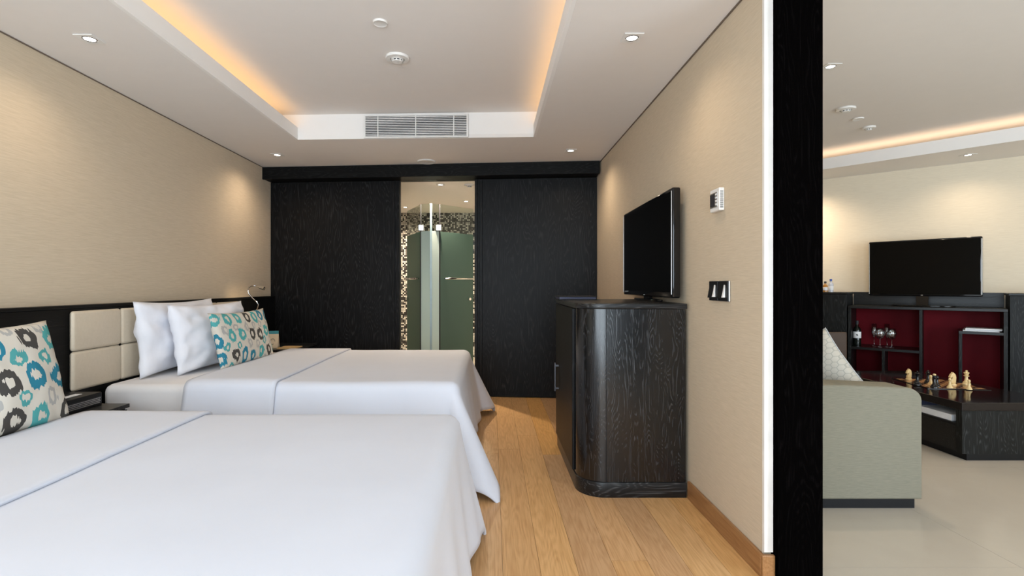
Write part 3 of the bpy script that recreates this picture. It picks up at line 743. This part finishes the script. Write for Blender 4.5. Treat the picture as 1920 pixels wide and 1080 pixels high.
# ------------------------------------------------------------------ nightstands
def nightstand(y0, y1, x1, z, label):
    t = thing('nightstand', label, 'nightstand', (0, 0, 0))
    box('carcass', M['oak_v'], t, XL+0.075, x1-0.02, y0+0.01, y1-0.01, 0.06, z-0.022)
    box('top_board', M['oak_x'], t, XL+0.072, x1, y0, y1, z-0.0215, z, bev=0.002)
    d = box('drawer', M['oak_v'], t, x1-0.0195, x1-0.004, y0+0.015, y1-0.015, z-0.20, z-0.03, bev=0.002)
    box('drawer_pull', M['darkmetal'], d, x1-0.0035, x1+0.006, (y0+y1)/2-0.06, (y0+y1)/2+0.06, z-0.055, z-0.045, bev=0.002)
    box('plinth', M['black'], t, XL+0.08, x1-0.05, y0+0.03, y1-0.03, 0.0, 0.0595)
    return t
nightstand(2.45, 2.90, -2.05, 0.535, 'low black nightstand between the two beds')
nightstand(4.86, 5.46, -1.86, 0.592, 'black nightstand between the far bed and the sliding doors')
bx = thing('bedside_console', 'black console box with perforated front on the middle nightstand', 'console', (-2.29, 2.68, 0.535))
box('housing', M['black'], bx, -0.105, 0.105, -0.19, 0.19, 0.0, 0.072, bev=0.003)
gr = box('grille', M['ink'], bx, 0.1055, 0.1075, -0.18, 0.18, 0.012, 0.050)
pf = MB()
for i in range(40):
    for j in range(4):
        yy = -0.174+i*0.0087+(0.004 if j % 2 else 0); pf.box(0.1076, 0.1090, yy, yy+0.0055, 0.016+j*0.0085, 0.020+j*0.0085)
tag(pf.build('grille_mesh', M['steel'], bx), kind='stuff')
box('slot', M['ink'], bx, -0.02, 0.012, -0.13, 0.13, 0.0721, 0.0735)
box('note_pad', M['paper'], bx, 0.014, 0.05, -0.14, 0.12, 0.0721, 0.0745)
cd = thing('tent_card', 'cream tent card with teal top behind the patterned cushion', 'card', (-2.135, 4.98, 0.592), R(14))
a = MB().prism([(0, 0.006), (0.05, 0.135), (0.054, 0.135), (0.005, 0.006)], -0.05, 0.05, axis='x')
a.build('card_front', M['card'], cd)
MB().prism([(0.107, 0.006), (0.056, 0.135), (0.060, 0.135), (0.112, 0.006)], -0.05, 0.05, axis='x').build('card_back', M['card'], cd)
box('teal_tab', M['teal'], cd, -0.05, 0.05, 0.050, 0.060, 0.1355, 0.165)
box('foot', M['card'], cd, -0.05, 0.05, 0.0, 0.112, 0.0, 0.005)
rg = MB(); 
for k in range(20):
    a0, a1 = 2*math.pi*k/24, 2*math.pi*(k+1)/24
    p = [(0.02*math.cos(a_), -0.001+0.05*0.0+((0.065+0.026*math.sin(a_))-0.006)*0.3876-0.0015, 0.065+0.026*math.sin(a_)) for a_ in (a0, a1)]
    rg.tube(p, 0.0018, 6)
rg.build('printed_ring', M['ink'], cd)
tag(box('leaflet', M['gold'], None, -2.06, -1.885, 4.90, 5.10, 0.5925, 0.603, bev=0.001), 'tan leaflet lying on the far nightstand', 'leaflet')

# reading lamp
lp = thing('reading_lamp', 'chrome gooseneck reading lamp on the headboard', 'lamp', (0, 0, 0))
dl = 5.0
path = [(472, 587), (478, 583), (482.5, 578), (484.4, 571), (482, 567), (478.5, 563.5), (473.5, 559), (469, 554), (466, 549.5), (464.8, 545), (465.4, 541), (468, 537.8), (471, 536), (475, 535.5), (480, 536)]
pts = [((u-CX)/FP*dl, dl, H-(v-CY)/FP*dl) for u, v in path]
pts = [(-2.385, dl, pts[0][2]-0.03)]+pts
MB().tube(pts, 0.006, 10).build('gooseneck', M['chrome'], lp, True)
e = Vector(pts[-1]); e2 = Vector(((497-CX)/FP*dl, dl-0.02, H-(541-CY)/FP*dl))
MB().tube([e, e.lerp(e2, 0.25), e.lerp(e2, 0.6), e2], [0.007, 0.011, 0.016, 0.017], 14).build('lamp_head', M['chrome'], lp, 'auto')
MB().lathe([(0, 0), (0.03, 0), (0.03, 0.012), (0.012, 0.018), (0, 0.018)], 20, (-2.4035, dl, pts[0][2]), 'x').build('wall_plate', M['chrome'], lp, 'auto')
sl = bpy.data.lights.new('reading_beam', 'SPOT'); sl.energy = 3; sl.color = (1, 0.75, 0.45); sl.spot_size = R(120); sl.spot_blend = 1; sl.shadow_soft_size = 0.02
so = bpy.data.objects.new('reading_beam', sl); col.objects.link(so); so.parent = lp; so.location = e2+Vector((0.02, 0, -0.005)); so.rotation_euler = (0, R(55), 0)

# ------------------------------------------------------------------ television cabinet with rounded corner
CH = 1.10
def cab_outline(x0, x1, y0, y1, r):
    pts = [(x1, y0), (x1, y1), (x0, y1)]
    for k in range(0, 13):
        a = math.pi+ (math.pi/2)*k/12
        pts.append((x0+r+r*math.cos(a), y0+r+r*math.sin(a)))
    return pts
tc = thing('media_cabinet', 'tall black oak television cabinet with rounded corner', 'cabinet', (0, 0, 0))
MB().prism(cab_outline(0.50, 1.100, 2.905, 3.86, 0.150), 0.087, CH-0.032).build('body', M['oak_v'], tc, 'auto')
MB().prism(cab_outline(0.488, 1.103, 2.89, 3.87, 0.158), CH-0.030, CH, bev=0.003).build('top_board', M['oak_x'], tc, 'auto')
MB().prism(cab_outline(0.494, 1.102, 2.898, 3.862, 0.154), 0.0, 0.085, bev=0.002).build('plinth', M['oak_x'], tc, 'auto')
box('panel_seam', M['black'], tc, 0.6485, 0.6515, 2.9035, 2.9047, 0.088, CH-0.034)
dr = box('cabinet_door', M['oak_door'], tc, 0.484, 0.4995, 3.08, 3.855, 0.095, CH-0.036, bev=0.002)
yy = 3.70
MB().box(0.452, 0.462, yy-0.010, yy+0.010, 0.44, 0.645, bev=0.002).box(0.4615, 0.4835, yy-0.006, yy+0.006, 0.455, 0.467).box(0.4615, 0.4835, yy-0.006, yy+0.006, 0.618, 0.630).build('door_handle', M['darkmetal'], dr)
fo = thing('leather_folder', 'flat black leather folder at the far end of the cabinet top', 'folder', (0, 0, CH))
box('back_cover', M['black'], fo, 0.472, 0.745, 3.62, 3.85, 0.0005, 0.006, bev=0.001)
box('pages', M['navy'], fo, 0.480, 0.738, 3.625, 3.845, 0.0061, 0.020)
box('front_cover', M['black'], fo, 0.472, 0.745, 3.62, 3.85, 0.0201, 0.026, bev=0.001)

def television(label, W, Hh, loc, rz, stand_h, base_w, base_d, bez=0.022):
    """screen faces local -y; origin on the surface it stands on"""
    t = thing('television', label, 'television', loc, rz)
    z0 = stand_h
    box('casing', M['blackgloss'], t, -W/2, W/2, -0.022, 0.028, z0, z0+Hh, bev=0.010, seg=3, smooth='auto')
    box('rear_shell', M['black'], t, -W*0.36, W*0.36, 0.0285, 0.042, z0+0.05, z0+Hh-0.10, bev=0.008)
    box('screen', M['screen'], t, -W/2+bez, W/2-bez, -0.0235, -0.0225, z0+bez*1.5, z0+Hh-bez)
    for s in (-1, 1): box('side_trim', M['steel'], t, s*(W/2)-0.0035-s*0.004, s*(W/2)+0.0035-s*0.004, -0.0262, -0.0225, z0+0.02, z0+Hh-0.02, bev=0.001)
    box('power_light', M['steel'], t, -0.008, 0.008, -0.0245, -0.0226, z0+0.008, z0+0.013)
    box('neck', M['blackgloss'], t, -0.05, 0.05, -0.01, 0.02, 0.012, z0+0.02)
    MB().prism([(base_w/2*math.cos(2*math.pi*k/32), base_d/2*math.sin(2*math.pi*k/32)) for k in range(32)], 0.0005, 0.014, bev=0.003).build('stand_base', M['blackgloss'], t, 'auto')
    return t
television('large black television on the rounded bedroom cabinet', 1.12, 0.636, (1.060, 3.49, CH), R(-90)+R(-0.6), 0.030, 0.60, 0.085)

# thermostat and switches on right wall
th = thing('thermostat', 'white square thermostat on the right wall', 'thermostat', (XR, 2.515, 1.62))
box('housing', M['white'], th, -0.026, -0.0005, -0.052, 0.052, -0.055, 0.055, bev=0.004)
box('face_plate', M['steel'], th, -0.0285, -0.0265, -0.036, 0.044, -0.036, 0.036, bev=0.0006)
box('display', M['ink'], th, -0.0298, -0.0286, -0.010, 0.042, -0.030, 0.030)
for k in range(4): box('button', M['white'], th, -0.0305, -0.0286, -0.030, -0.016, -0.028+k*0.016, -0.018+k*0.016, bev=0.001)
for k in range(9): box('side_slot', M['ink'], th, -0.022, -0.006, -0.0526, -0.0521, -0.042+k*0.0095, -0.038+k*0.0095)
for yy, lab in ((2.552, 'left of two black light switches on the right wall'), (2.446, 'right of two black light switches on the right wall')):
    s = thing('light_switch', lab, 'light switch', (XR, yy, 1.175), 0, 'bedroom light switches')
    box('back_plate', M['steel'], s, -0.010, -0.0005, -0.050, 0.050, -0.050, 0.050, bev=0.003)
    box('cover', M['black'], s, -0.016, -0.0102, -0.046, 0.050, -0.048, 0.048, bev=0.002)
    MB().prism([(-0.017, -0.034), (-0.017, 0.034), (-0.024, 0.0), (-0.030, -0.034)], -0.012, 0.036, axis='y').build('rocker', M['black'], s)
    MB().prism([(-0.017, -0.030), (-0.017, 0.030), (-0.022, 0.0), (-0.029, -0.030)], -0.026, -0.0125, axis='y').build('rocker_edge', M['white'], s)

# ------------------------------------------------------------------ living room: sofa
sf_ = thing('sofa', 'grey green fabric sofa end seen past the dark jamb', 'sofa', (0, 0, 0))
def arm(y0, y1):
    pts = [(1.40, 0.052), (2.315, 0.052)]
    for k in range(9):
        a = math.pi/2*k/8; pts.append((2.315-0.085+0.085*math.cos(a), 0.652-0.07+0.07*math.sin(a)))
    pts += [(1.9, 0.666), (1.40, 0.666)]
    MB().prism([(p[0], p[1]) for p in pts], y0, y1, bev=0.012, seg=3, axis='y').build('armrest', M['sofa'], sf_, 'auto')
arm(2.75, 2.93); arm(4.75, 4.93)
box('plinth', M['black'], sf_, 1.45, 2.283, 2.765, 4.91, 0.0, 0.0515)
box('seat_frame', M['sofa'], sf_, 1.40, 2.29, 2.931, 4.749, 0.053, 0.178)
box('back_frame', M['sofa'], sf_, 1.40, 1.58, 2.931, 4.749, 0.261, 0.74, bev=0.03, seg=3, smooth=True)
for y0, y1 in ((2.935, 3.838), (3.842, 4.745)):
    box('seat_cushion', M['sofa'], sf_, 1.60, 2.29, y0, y1, 0.18, 0.295, bev=0.035, seg=3, smooth=True)
hexc = pillow('cushion', M['hex'], 0.45, 0.46, 0.22, 'cream cushion with hexagon pattern on the sofa', 12.0, (2.138, 3.145, 0.43), -55, 0, 'cushion', wr=0.004, roll=-35)
pillow('cushion', M['greycloth'], 0.40, 0.42, 0.14, 'grey wavy cushion half hidden beside the hexagon cushion', 15.0, (1.815, 3.075, 0.37), -15, 0, 'cushion', wr=0.004, roll=-14)

def piping(o, wd, ht, m, r=0.004, n=20):
    pts = []
    for (a, b) in (((-1, -1), (1, -1)), ((1, -1), (1, 1)), ((1, 1), (-1, 1)), ((-1, 1), (-1, -1))):
        for k in range(n):
            u = a[0]+(b[0]-a[0])*k/n; v = a[1]+(b[1]-a[1])*k/n
            pts.append((wd/2*u*(1-0.075*(1-v*v)*u*u), 0, ht/2*v*(1-0.085*(1-u*u)*v*v)+ht/2))
    pts.append(pts[0]); MB().tube(pts, r, 8).build('piping', m, o, True)
piping(hexc, 0.45, 0.46, M['greycloth'])
# coffee table
ct = thing('coffee_table', 'low polished black coffee table with open side slot', 'coffee table', (0, 0, 0))
X0, X1, Y0, Y1 = 3.215, 3.955, 3.50, 4.83
box('table_top', M['tabletop'], ct, X0, X1, Y0, Y1, 0.345, 0.400, bev=0.004)
box('end_panel', M['oak_lr'], ct, X0+0.004, X1-0.004, Y0+0.004, Y0+0.05, 0.05, 0.3445)
box('end_panel', M['oak_lr'], ct, X0+0.004, X1-0.004, Y1-0.05, Y1-0.004, 0.05, 0.3445)
box('shelf', M['black'], ct, X0+0.02, X1-0.02, Y0+0.0505, Y1-0.0505, 0.225, 0.245)
box('drawer_case', M['oak_lr_x'], ct, X0+0.02, X1-0.02, Y0+0.0505, Y1-0.0505, 0.05, 0.2245)
box('divider', M['black'], ct, 3.57, 3.60, Y0+0.0505, Y1-0.0505, 0.2455, 0.3445)
box('plinth', M['black'], ct, X0+0.05, X1-0.05, Y0+0.02, Y1-0.05, 0.0, 0.0495)
mg = tag(box('magazine', M['paper'], None, 3.25, 3.45, 3.62, 3.92, 0.2455, 0.290, bev=0.002), 'white magazine stack in the slot of the coffee table', 'magazine')
mg2 = tag(box('book', M['navy'], None, 3.25, 3.46, 3.925, 4.15, 0.2455, 0.325, bev=0.002), 'navy book in the slot of the coffee table', 'book')
# chessboard and pieces
cbd = thing('chessboard', 'inlaid brown chessboard on the coffee table', 'chessboard', (3.635, 4.165, 0.4003), R(-8))
box('frame', M['tabletop'], cbd, -0.22, 0.22, -0.22, 0.22, 0.0, 0.004)
box('squares', M['board'], cbd, -0.20, 0.20, -0.20, 0.20, 0.0041, 0.0052)
ZP = 0.4056
def piece(name, kind, m, px_, py_, hh, label, rz=0.0):
    x, y, z = PX(px_, py_, ZP)
    t = thing(name, label, 'chess piece', (x, y, ZP), rz, 'chess pieces on the coffee table')
    r = hh*0.24
    base = [(0, 0), (r, 0), (r, hh*0.05), (r*0.92, hh*0.10), (r*0.75, hh*0.13), (r*0.80, hh*0.17), (r*0.5, hh*0.26)]
    if kind == 'pawn':
        MB().lathe([(p[0]*1.1, p[1]) for p in base]+[(r*0.42, hh*0.5), (r*0.38, hh*0.62), (r*0.62, hh*0.66), (r*0.4, hh*0.70), (0, hh*0.70)], 20).build('body', m, t, 'auto')
        MB().lathe([(0, hh*0.68)]+[(r*0.55*math.sin(math.pi*k/8), hh*(0.84-0.16*math.cos(math.pi*k/8))) for k in range(1, 8)]+[(0, hh)], 16).build('head', m, t, True)
    elif kind == 'bishop':
        MB().lathe(base+[(r*0.34, hh*0.5), (r*0.30, hh*0.62), (r*0.6, hh*0.65), (r*0.34, hh*0.69), (0, hh*0.69)], 20).build('body', m, t, 'auto')
        MB().lathe([(0, hh*0.68), (r*0.38, hh*0.70), (r*0.50, hh*0.76), (r*0.36, hh*0.83), (r*0.16, hh*0.87), (0, hh*0.87)], 16).build('head', m, t, True)
        MB().lathe([(0, hh*0.84)]+[(r*0.42*math.sin(math.pi*k/8), hh*(0.92-0.08*math.cos(math.pi*k/8))) for k in range(1, 8)]+[(0, hh)], 14).build('finial', M['boxwood'], t, True)
    elif kind in ('king', 'queen'):
        MB().lathe(base+[(r*0.36, hh*0.45), (r*0.34, hh*0.56), (r*0.66, hh*0.59), (r*0.66, hh*0.62), (r*0.36, hh*0.65), (0, hh*0.65)], 20).build('body', m, t, 'auto')
        MB().lathe([(0, hh*0.64), (r*0.40, hh*0.66), (r*0.70, hh*0.84), (r*0.45, hh*0.87), (0, hh*0.88)], 16).build('crown', m, t, 'auto')
        if kind == 'king': MB().box(-r*0.12, r*0.12, -r*0.12, r*0.12, hh*0.87, hh).box(-r*0.36, r*0.36, -r*0.11, r*0.11, hh*0.92, hh*0.96).build('finial', m, t)
        else: MB().lathe([(0, hh*0.87), (r*0.22, hh*0.91), (r*0.2, hh*0.97), (0, hh)], 12).build('finial', m, t, True)
    elif kind == 'knight':
        MB().lathe(base[:6]+[(0, hh*0.19)], 20).build('base', m, t, 'auto')
        prof = [(-0.20, 0.18), (0.20, 0.18), (0.22, 0.35), (0.24, 0.60), (0.18, 0.82), (0.06, 0.94), (-0.04, 1.0), (-0.06, 0.92), (-0.16, 0.84), (-0.26, 0.66), (-0.27, 0.58), (-0.20, 0.55), (-0.10, 0.62), (-0.05, 0.58), (-0.14, 0.42), (-0.20, 0.30)]
        MB().prism([(p[0]*hh, p[1]*hh) for p in prof], -0.09*hh, 0.09*hh, bev=0.025*hh, seg=2, axis='y').build('horse_head', m, t, 'auto')
    return t
piece('chess_knight', 'knight', M['boxwood'], 1704, 711.5, 0.092, 'pale wooden knight alone at the far left of the chessboard', R(10))
piece('chess_queen', 'queen', M['ebony'], 1720, 722, 0.115, 'black chess piece just right of the far left knight')
piece('chess_king', 'king', M['ebony'], 1740, 718, 0.105, 'black king behind the pale pawn')
piece('chess_pawn', 'pawn', M['boxwood'], 1745, 721, 0.078, 'pale pawn between two black chess pieces')
piece('chess_bishop', 'bishop', M['ebony'], 1752, 727, 0.110, 'black chess piece topped with a pale ball')
piece('chess_pawn', 'pawn', M['ebony'], 1757, 724.5, 0.085, 'black pawn close behind the ball topped piece')
piece('chess_knight', 'knight', M['boxwood'], 1786, 722, 0.104, 'pale knight behind a pawn in the middle of the board', R(5))
piece('chess_pawn', 'pawn', M['boxwood'], 1781, 727, 0.076, 'pale pawn in front of the middle knight')
piece('chess_king', 'king', M['boxwood'], 1812, 721, 0.115, 'tall pale king at the right of the chessboard')
piece('chess_pawn', 'pawn', M['boxwood'], 1817, 730, 0.075, 'pale pawn in front of the tall pale king')

# ------------------------------------------------------------------ living room: wall unit
mu = thing('wall_unit', 'black oak wall unit with red open shelves under the television', 'wall unit', (F0.x, F0.y, 0), TA)
sL, sR, sM = s_at(1590), s_at(1890), s_at(1726.5)
DP = 0.485; HT = 1.13
box('side_cabinet', M['oak_lr'], mu, sL-1.0, sL-0.012, 0.0, DP, 0.06, HT-0.022, bev=0.002)
box('side_cabinet_top', M['oak_lr_x'], mu, sL-1.02, sL-0.002, -0.012, DP, HT-0.0215, HT, bev=0.003)
box('side_cabinet', M['oak_lr'], mu, sR+0.012, sR+0.95, 0.0, DP, 0.06, HT-0.022, bev=0.002)
box('side_cabinet_top', M['oak_lr_x'], mu, sR+0.002, sR+0.96, -0.012, DP, HT-0.0215, HT, bev=0.003)
box('back_board', M['oak_lr_x'], mu, sL, sR, DP-0.03, DP, 0.985, HT, bev=0.002)
box('deck', M['oak_lr_x'], mu, sL, sR, -0.004, DP-0.031, 0.955, 0.984, bev=0.003)
box('red_back_panel', M['red'], mu, sL+0.03, sR-0.03, 0.40, 0.415, 0.10, 0.9545)
for s0 in (sL, sR-0.028): box('upright', M['oak_lr'], mu, s0, s0+0.028, 0.0, DP, 0.06, 0.9545)
box('divider', M['oak_lr'], mu, sM-0.012, sM+0.012, 0.002, 0.399, 0.10, 0.9545)
box('shelf', M['oak_lr_x'], mu, sL+0.0285, sM-0.0125, 0.004, 0.399, 0.515, 0.54)
s2 = s_at(1656); box('divider', M['oak_lr'], mu, s2-0.012, s2+0.012, 0.006, 0.399, 0.10, 0.5145)
s3 = s_at(1801); box('divider', M['oak_lr'], mu, s3-0.012, s3+0.012, 0.004, 0.399, 0.10, 0.7345)
box('shelf', M['oak_lr_x'], mu, s3-0.012, sR-0.0285, 0.004, 0.399, 0.735, 0.76)
box('bottom_board', M['oak_lr_x'], mu, sL+0.0285, sR-0.0285, 0.0, 0.399, 0.06, 0.0995)
box('plinth', M['black'], mu, sL-0.98, sR+0.93, 0.04, DP, 0.0, 0.0595)
television('flat black television on the living room wall unit', 0.915, 0.592, (4.497, 5.347, 0.9845), R(-50), 0.108, 0.52, 0.2, 0.014)
def on_unit(px_, depth, z):
    """point on the ray through pixel column px_ at local depth inside the unit"""
    k = (px_-CX)/FP; Q0 = F0+NB*depth
    s = (k*Q0.y-Q0.x)/(T.x-k*T.y); p = Q0+T*s
    return (p.x, p.y, z)
# wine bottle
wb_ = thing('wine_bottle', 'dark wine bottle with white label on the red shelf', 'bottle', on_unit(1607, 0.15, 0.5405))
MB().lathe([(0, 0), (0.036, 0), (0.037, 0.01), (0.037, 0.17), (0.030, 0.195), (0.014, 0.215), (0.013, 0.27), (0, 0.27)], 24).build('glass_body', M['bottle'], wb_, 'auto')
MB().lathe([(0.0146, 0.235), (0.0150, 0.276), (0, 0.278)], 16).build('foil_cap', M['ink'], wb_, 'auto')
lb = MB().lathe([(0.0373, 0.085), (0.0377, 0.086), (0.0377, 0.155), (0.0373, 0.156)], 24).build('paper_label', M['paper'], wb_, True)
ang = math.atan2(-wb_.location.y, -wb_.location.x)
emb = MB(); 
for (u, v, s) in ((0, 0.122, 0.006), (0.006, 0.118, 0.004), (-0.005, 0.127, 0.003), (0.004, 0.113, 0.002), (-0.003, 0.114, 0.002)):
    emb.box(0.0376, 0.0392, u-s, u+s, v-s*0.8, v+s*0.8)
emb.build('label_emblem', M['ink'], lb, rot=(0, 0, ang))
def wineglass(px_, depth, hgt, bowl, label, flute=False):
    t = thing('champagne_flute' if flute else 'wine_glass', label, 'glass', on_unit(px_, depth, 0.5405), 0, 'glasses on the red shelf')
    b0 = hgt*(0.42 if not flute else 0.38)
    MB().lathe([(0, 0), (0.034, 0), (0.034, 0.002), (0.006, 0.006), (0.004, 0.02), (0.004, b0), (0.0, b0)], 20).build('stem', M['wineglass'], t, True)
    if flute: prof = [(0.004, b0), (0.016, b0+0.02), (0.025, b0+0.06), (0.024, hgt), (0.0225, hgt), (0.0235, b0+0.06), (0.014, b0+0.022), (0, b0+0.008)]
    else: prof = [(0.004, b0), (0.026, b0+0.014), (bowl, b0+0.05), (bowl*0.97, b0+0.075), (bowl*0.72, hgt), (bowl*0.70, hgt), (bowl*0.94, b0+0.075), (bowl*0.96, b0+0.05), (0.024, b0+0.017), (0, b0+0.004)]
    MB().lathe(prof, 24).build('bowl', M['wineglass'], t, True)
wineglass(1639, 0.22, 0.245, 0.04, 'tall flute at the left of the four glasses', True)
wineglass(1663, 0.24, 0.245, 0.04, 'tall flute in the middle of the four glasses', True)
wineglass(1650, 0.13, 0.205, 0.043, 'wine glass in front of the two flutes, nearer the bottle')
wineglass(1672, 0.15, 0.205, 0.043, 'wine glass at the right of the four glasses')
# papers on the raised red shelf
px0 = s_at(1801)
for k, (da, dx, ds, lab) in enumerate(((-3, 0.0, 0.0, 'lowest white brochure on the right red shelf'), (4, 0.02, 0.012, 'middle white brochure on the right red shelf'), (-6, 0.035, -0.01, 'topmost white brochure on the right red shelf'))):
    p = F0+T*(s3+0.155+dx*0.6)+NB*(0.145+ds)
    o = box('brochure', M['paper'], None, -0.135, 0.12, -0.10, 0.10, 0.0, 0.0085)
    o.location = (p.x, p.y, 0.7605+k*0.0095); o.rotation_euler = (0, 0, TA+R(da)*0.5)
    tag(o, lab, 'brochure', 'brochures on the red shelf')
# miniatures on the left side cabinet
def mini(px_, hgt, r, body, cap, label, lab_col='paper'):
    t = thing('miniature_bottle', label, 'bottle', on_unit(px_, 0.14, HT+0.0005), 0, 'miniatures on the wall unit')
    MB().lathe([(0, 0), (r, 0), (r, hgt*0.58), (r*0.85, hgt*0.66), (r*0.42, hgt*0.74), (r*0.40, hgt*0.84), (0, hgt*0.84)], 18).build('glass_body', M[body], t, 'auto')
    MB().lathe([(0, hgt*0.84), (r*0.52, hgt*0.84), (r*0.52, hgt), (0, hgt)], 14).build('cap', M[cap], t, 'auto')
    MB().lathe([(r*1.01, hgt*0.16), (r*1.03, hgt*0.17), (r*1.03, hgt*0.44), (r*1.01, hgt*0.45)], 18).build('paper_label', M[lab_col], t, True)
mini(1531.5, 0.145, 0.020, 'clearb', 'white', 'clear miniature bottle half hidden by the dark jamb')
mini(1538, 0.118, 0.0235, 'amber', 'ink', 'amber miniature bottle beside the dark jamb', 'card')
mini(1547.5, 0.120, 0.0235, 'amber', 'ink', 'amber miniature bottle next to the blue capped one')
mini(1558, 0.148, 0.0245, 'clearb', 'bluecap', 'clear miniature bottle with blue cap')
# small brown chair in front of the side cabinet
ch = thing('side_chair', 'dark brown chair back between hexagon cushion and wall unit', 'chair', (3.395, 5.40, 0), 0)
for sx in (-1, 1):
    box('leg', M['brown'], ch, sx*0.19-0.016, sx*0.19+0.016, -0.20, -0.168, 0.0, 0.42)
    box('leg', M['brown'], ch, sx*0.19-0.016, sx*0.19+0.016, 0.168, 0.20, 0.0, 0.42)
box('seat', M['brown'], ch, -0.21, 0.21, -0.21, 0.21, 0.4205, 0.46, bev=0.01)
box('backrest', M['brown'], ch, -0.21, 0.21, -0.21, -0.17, 0.4605, 0.73, bev=0.01)
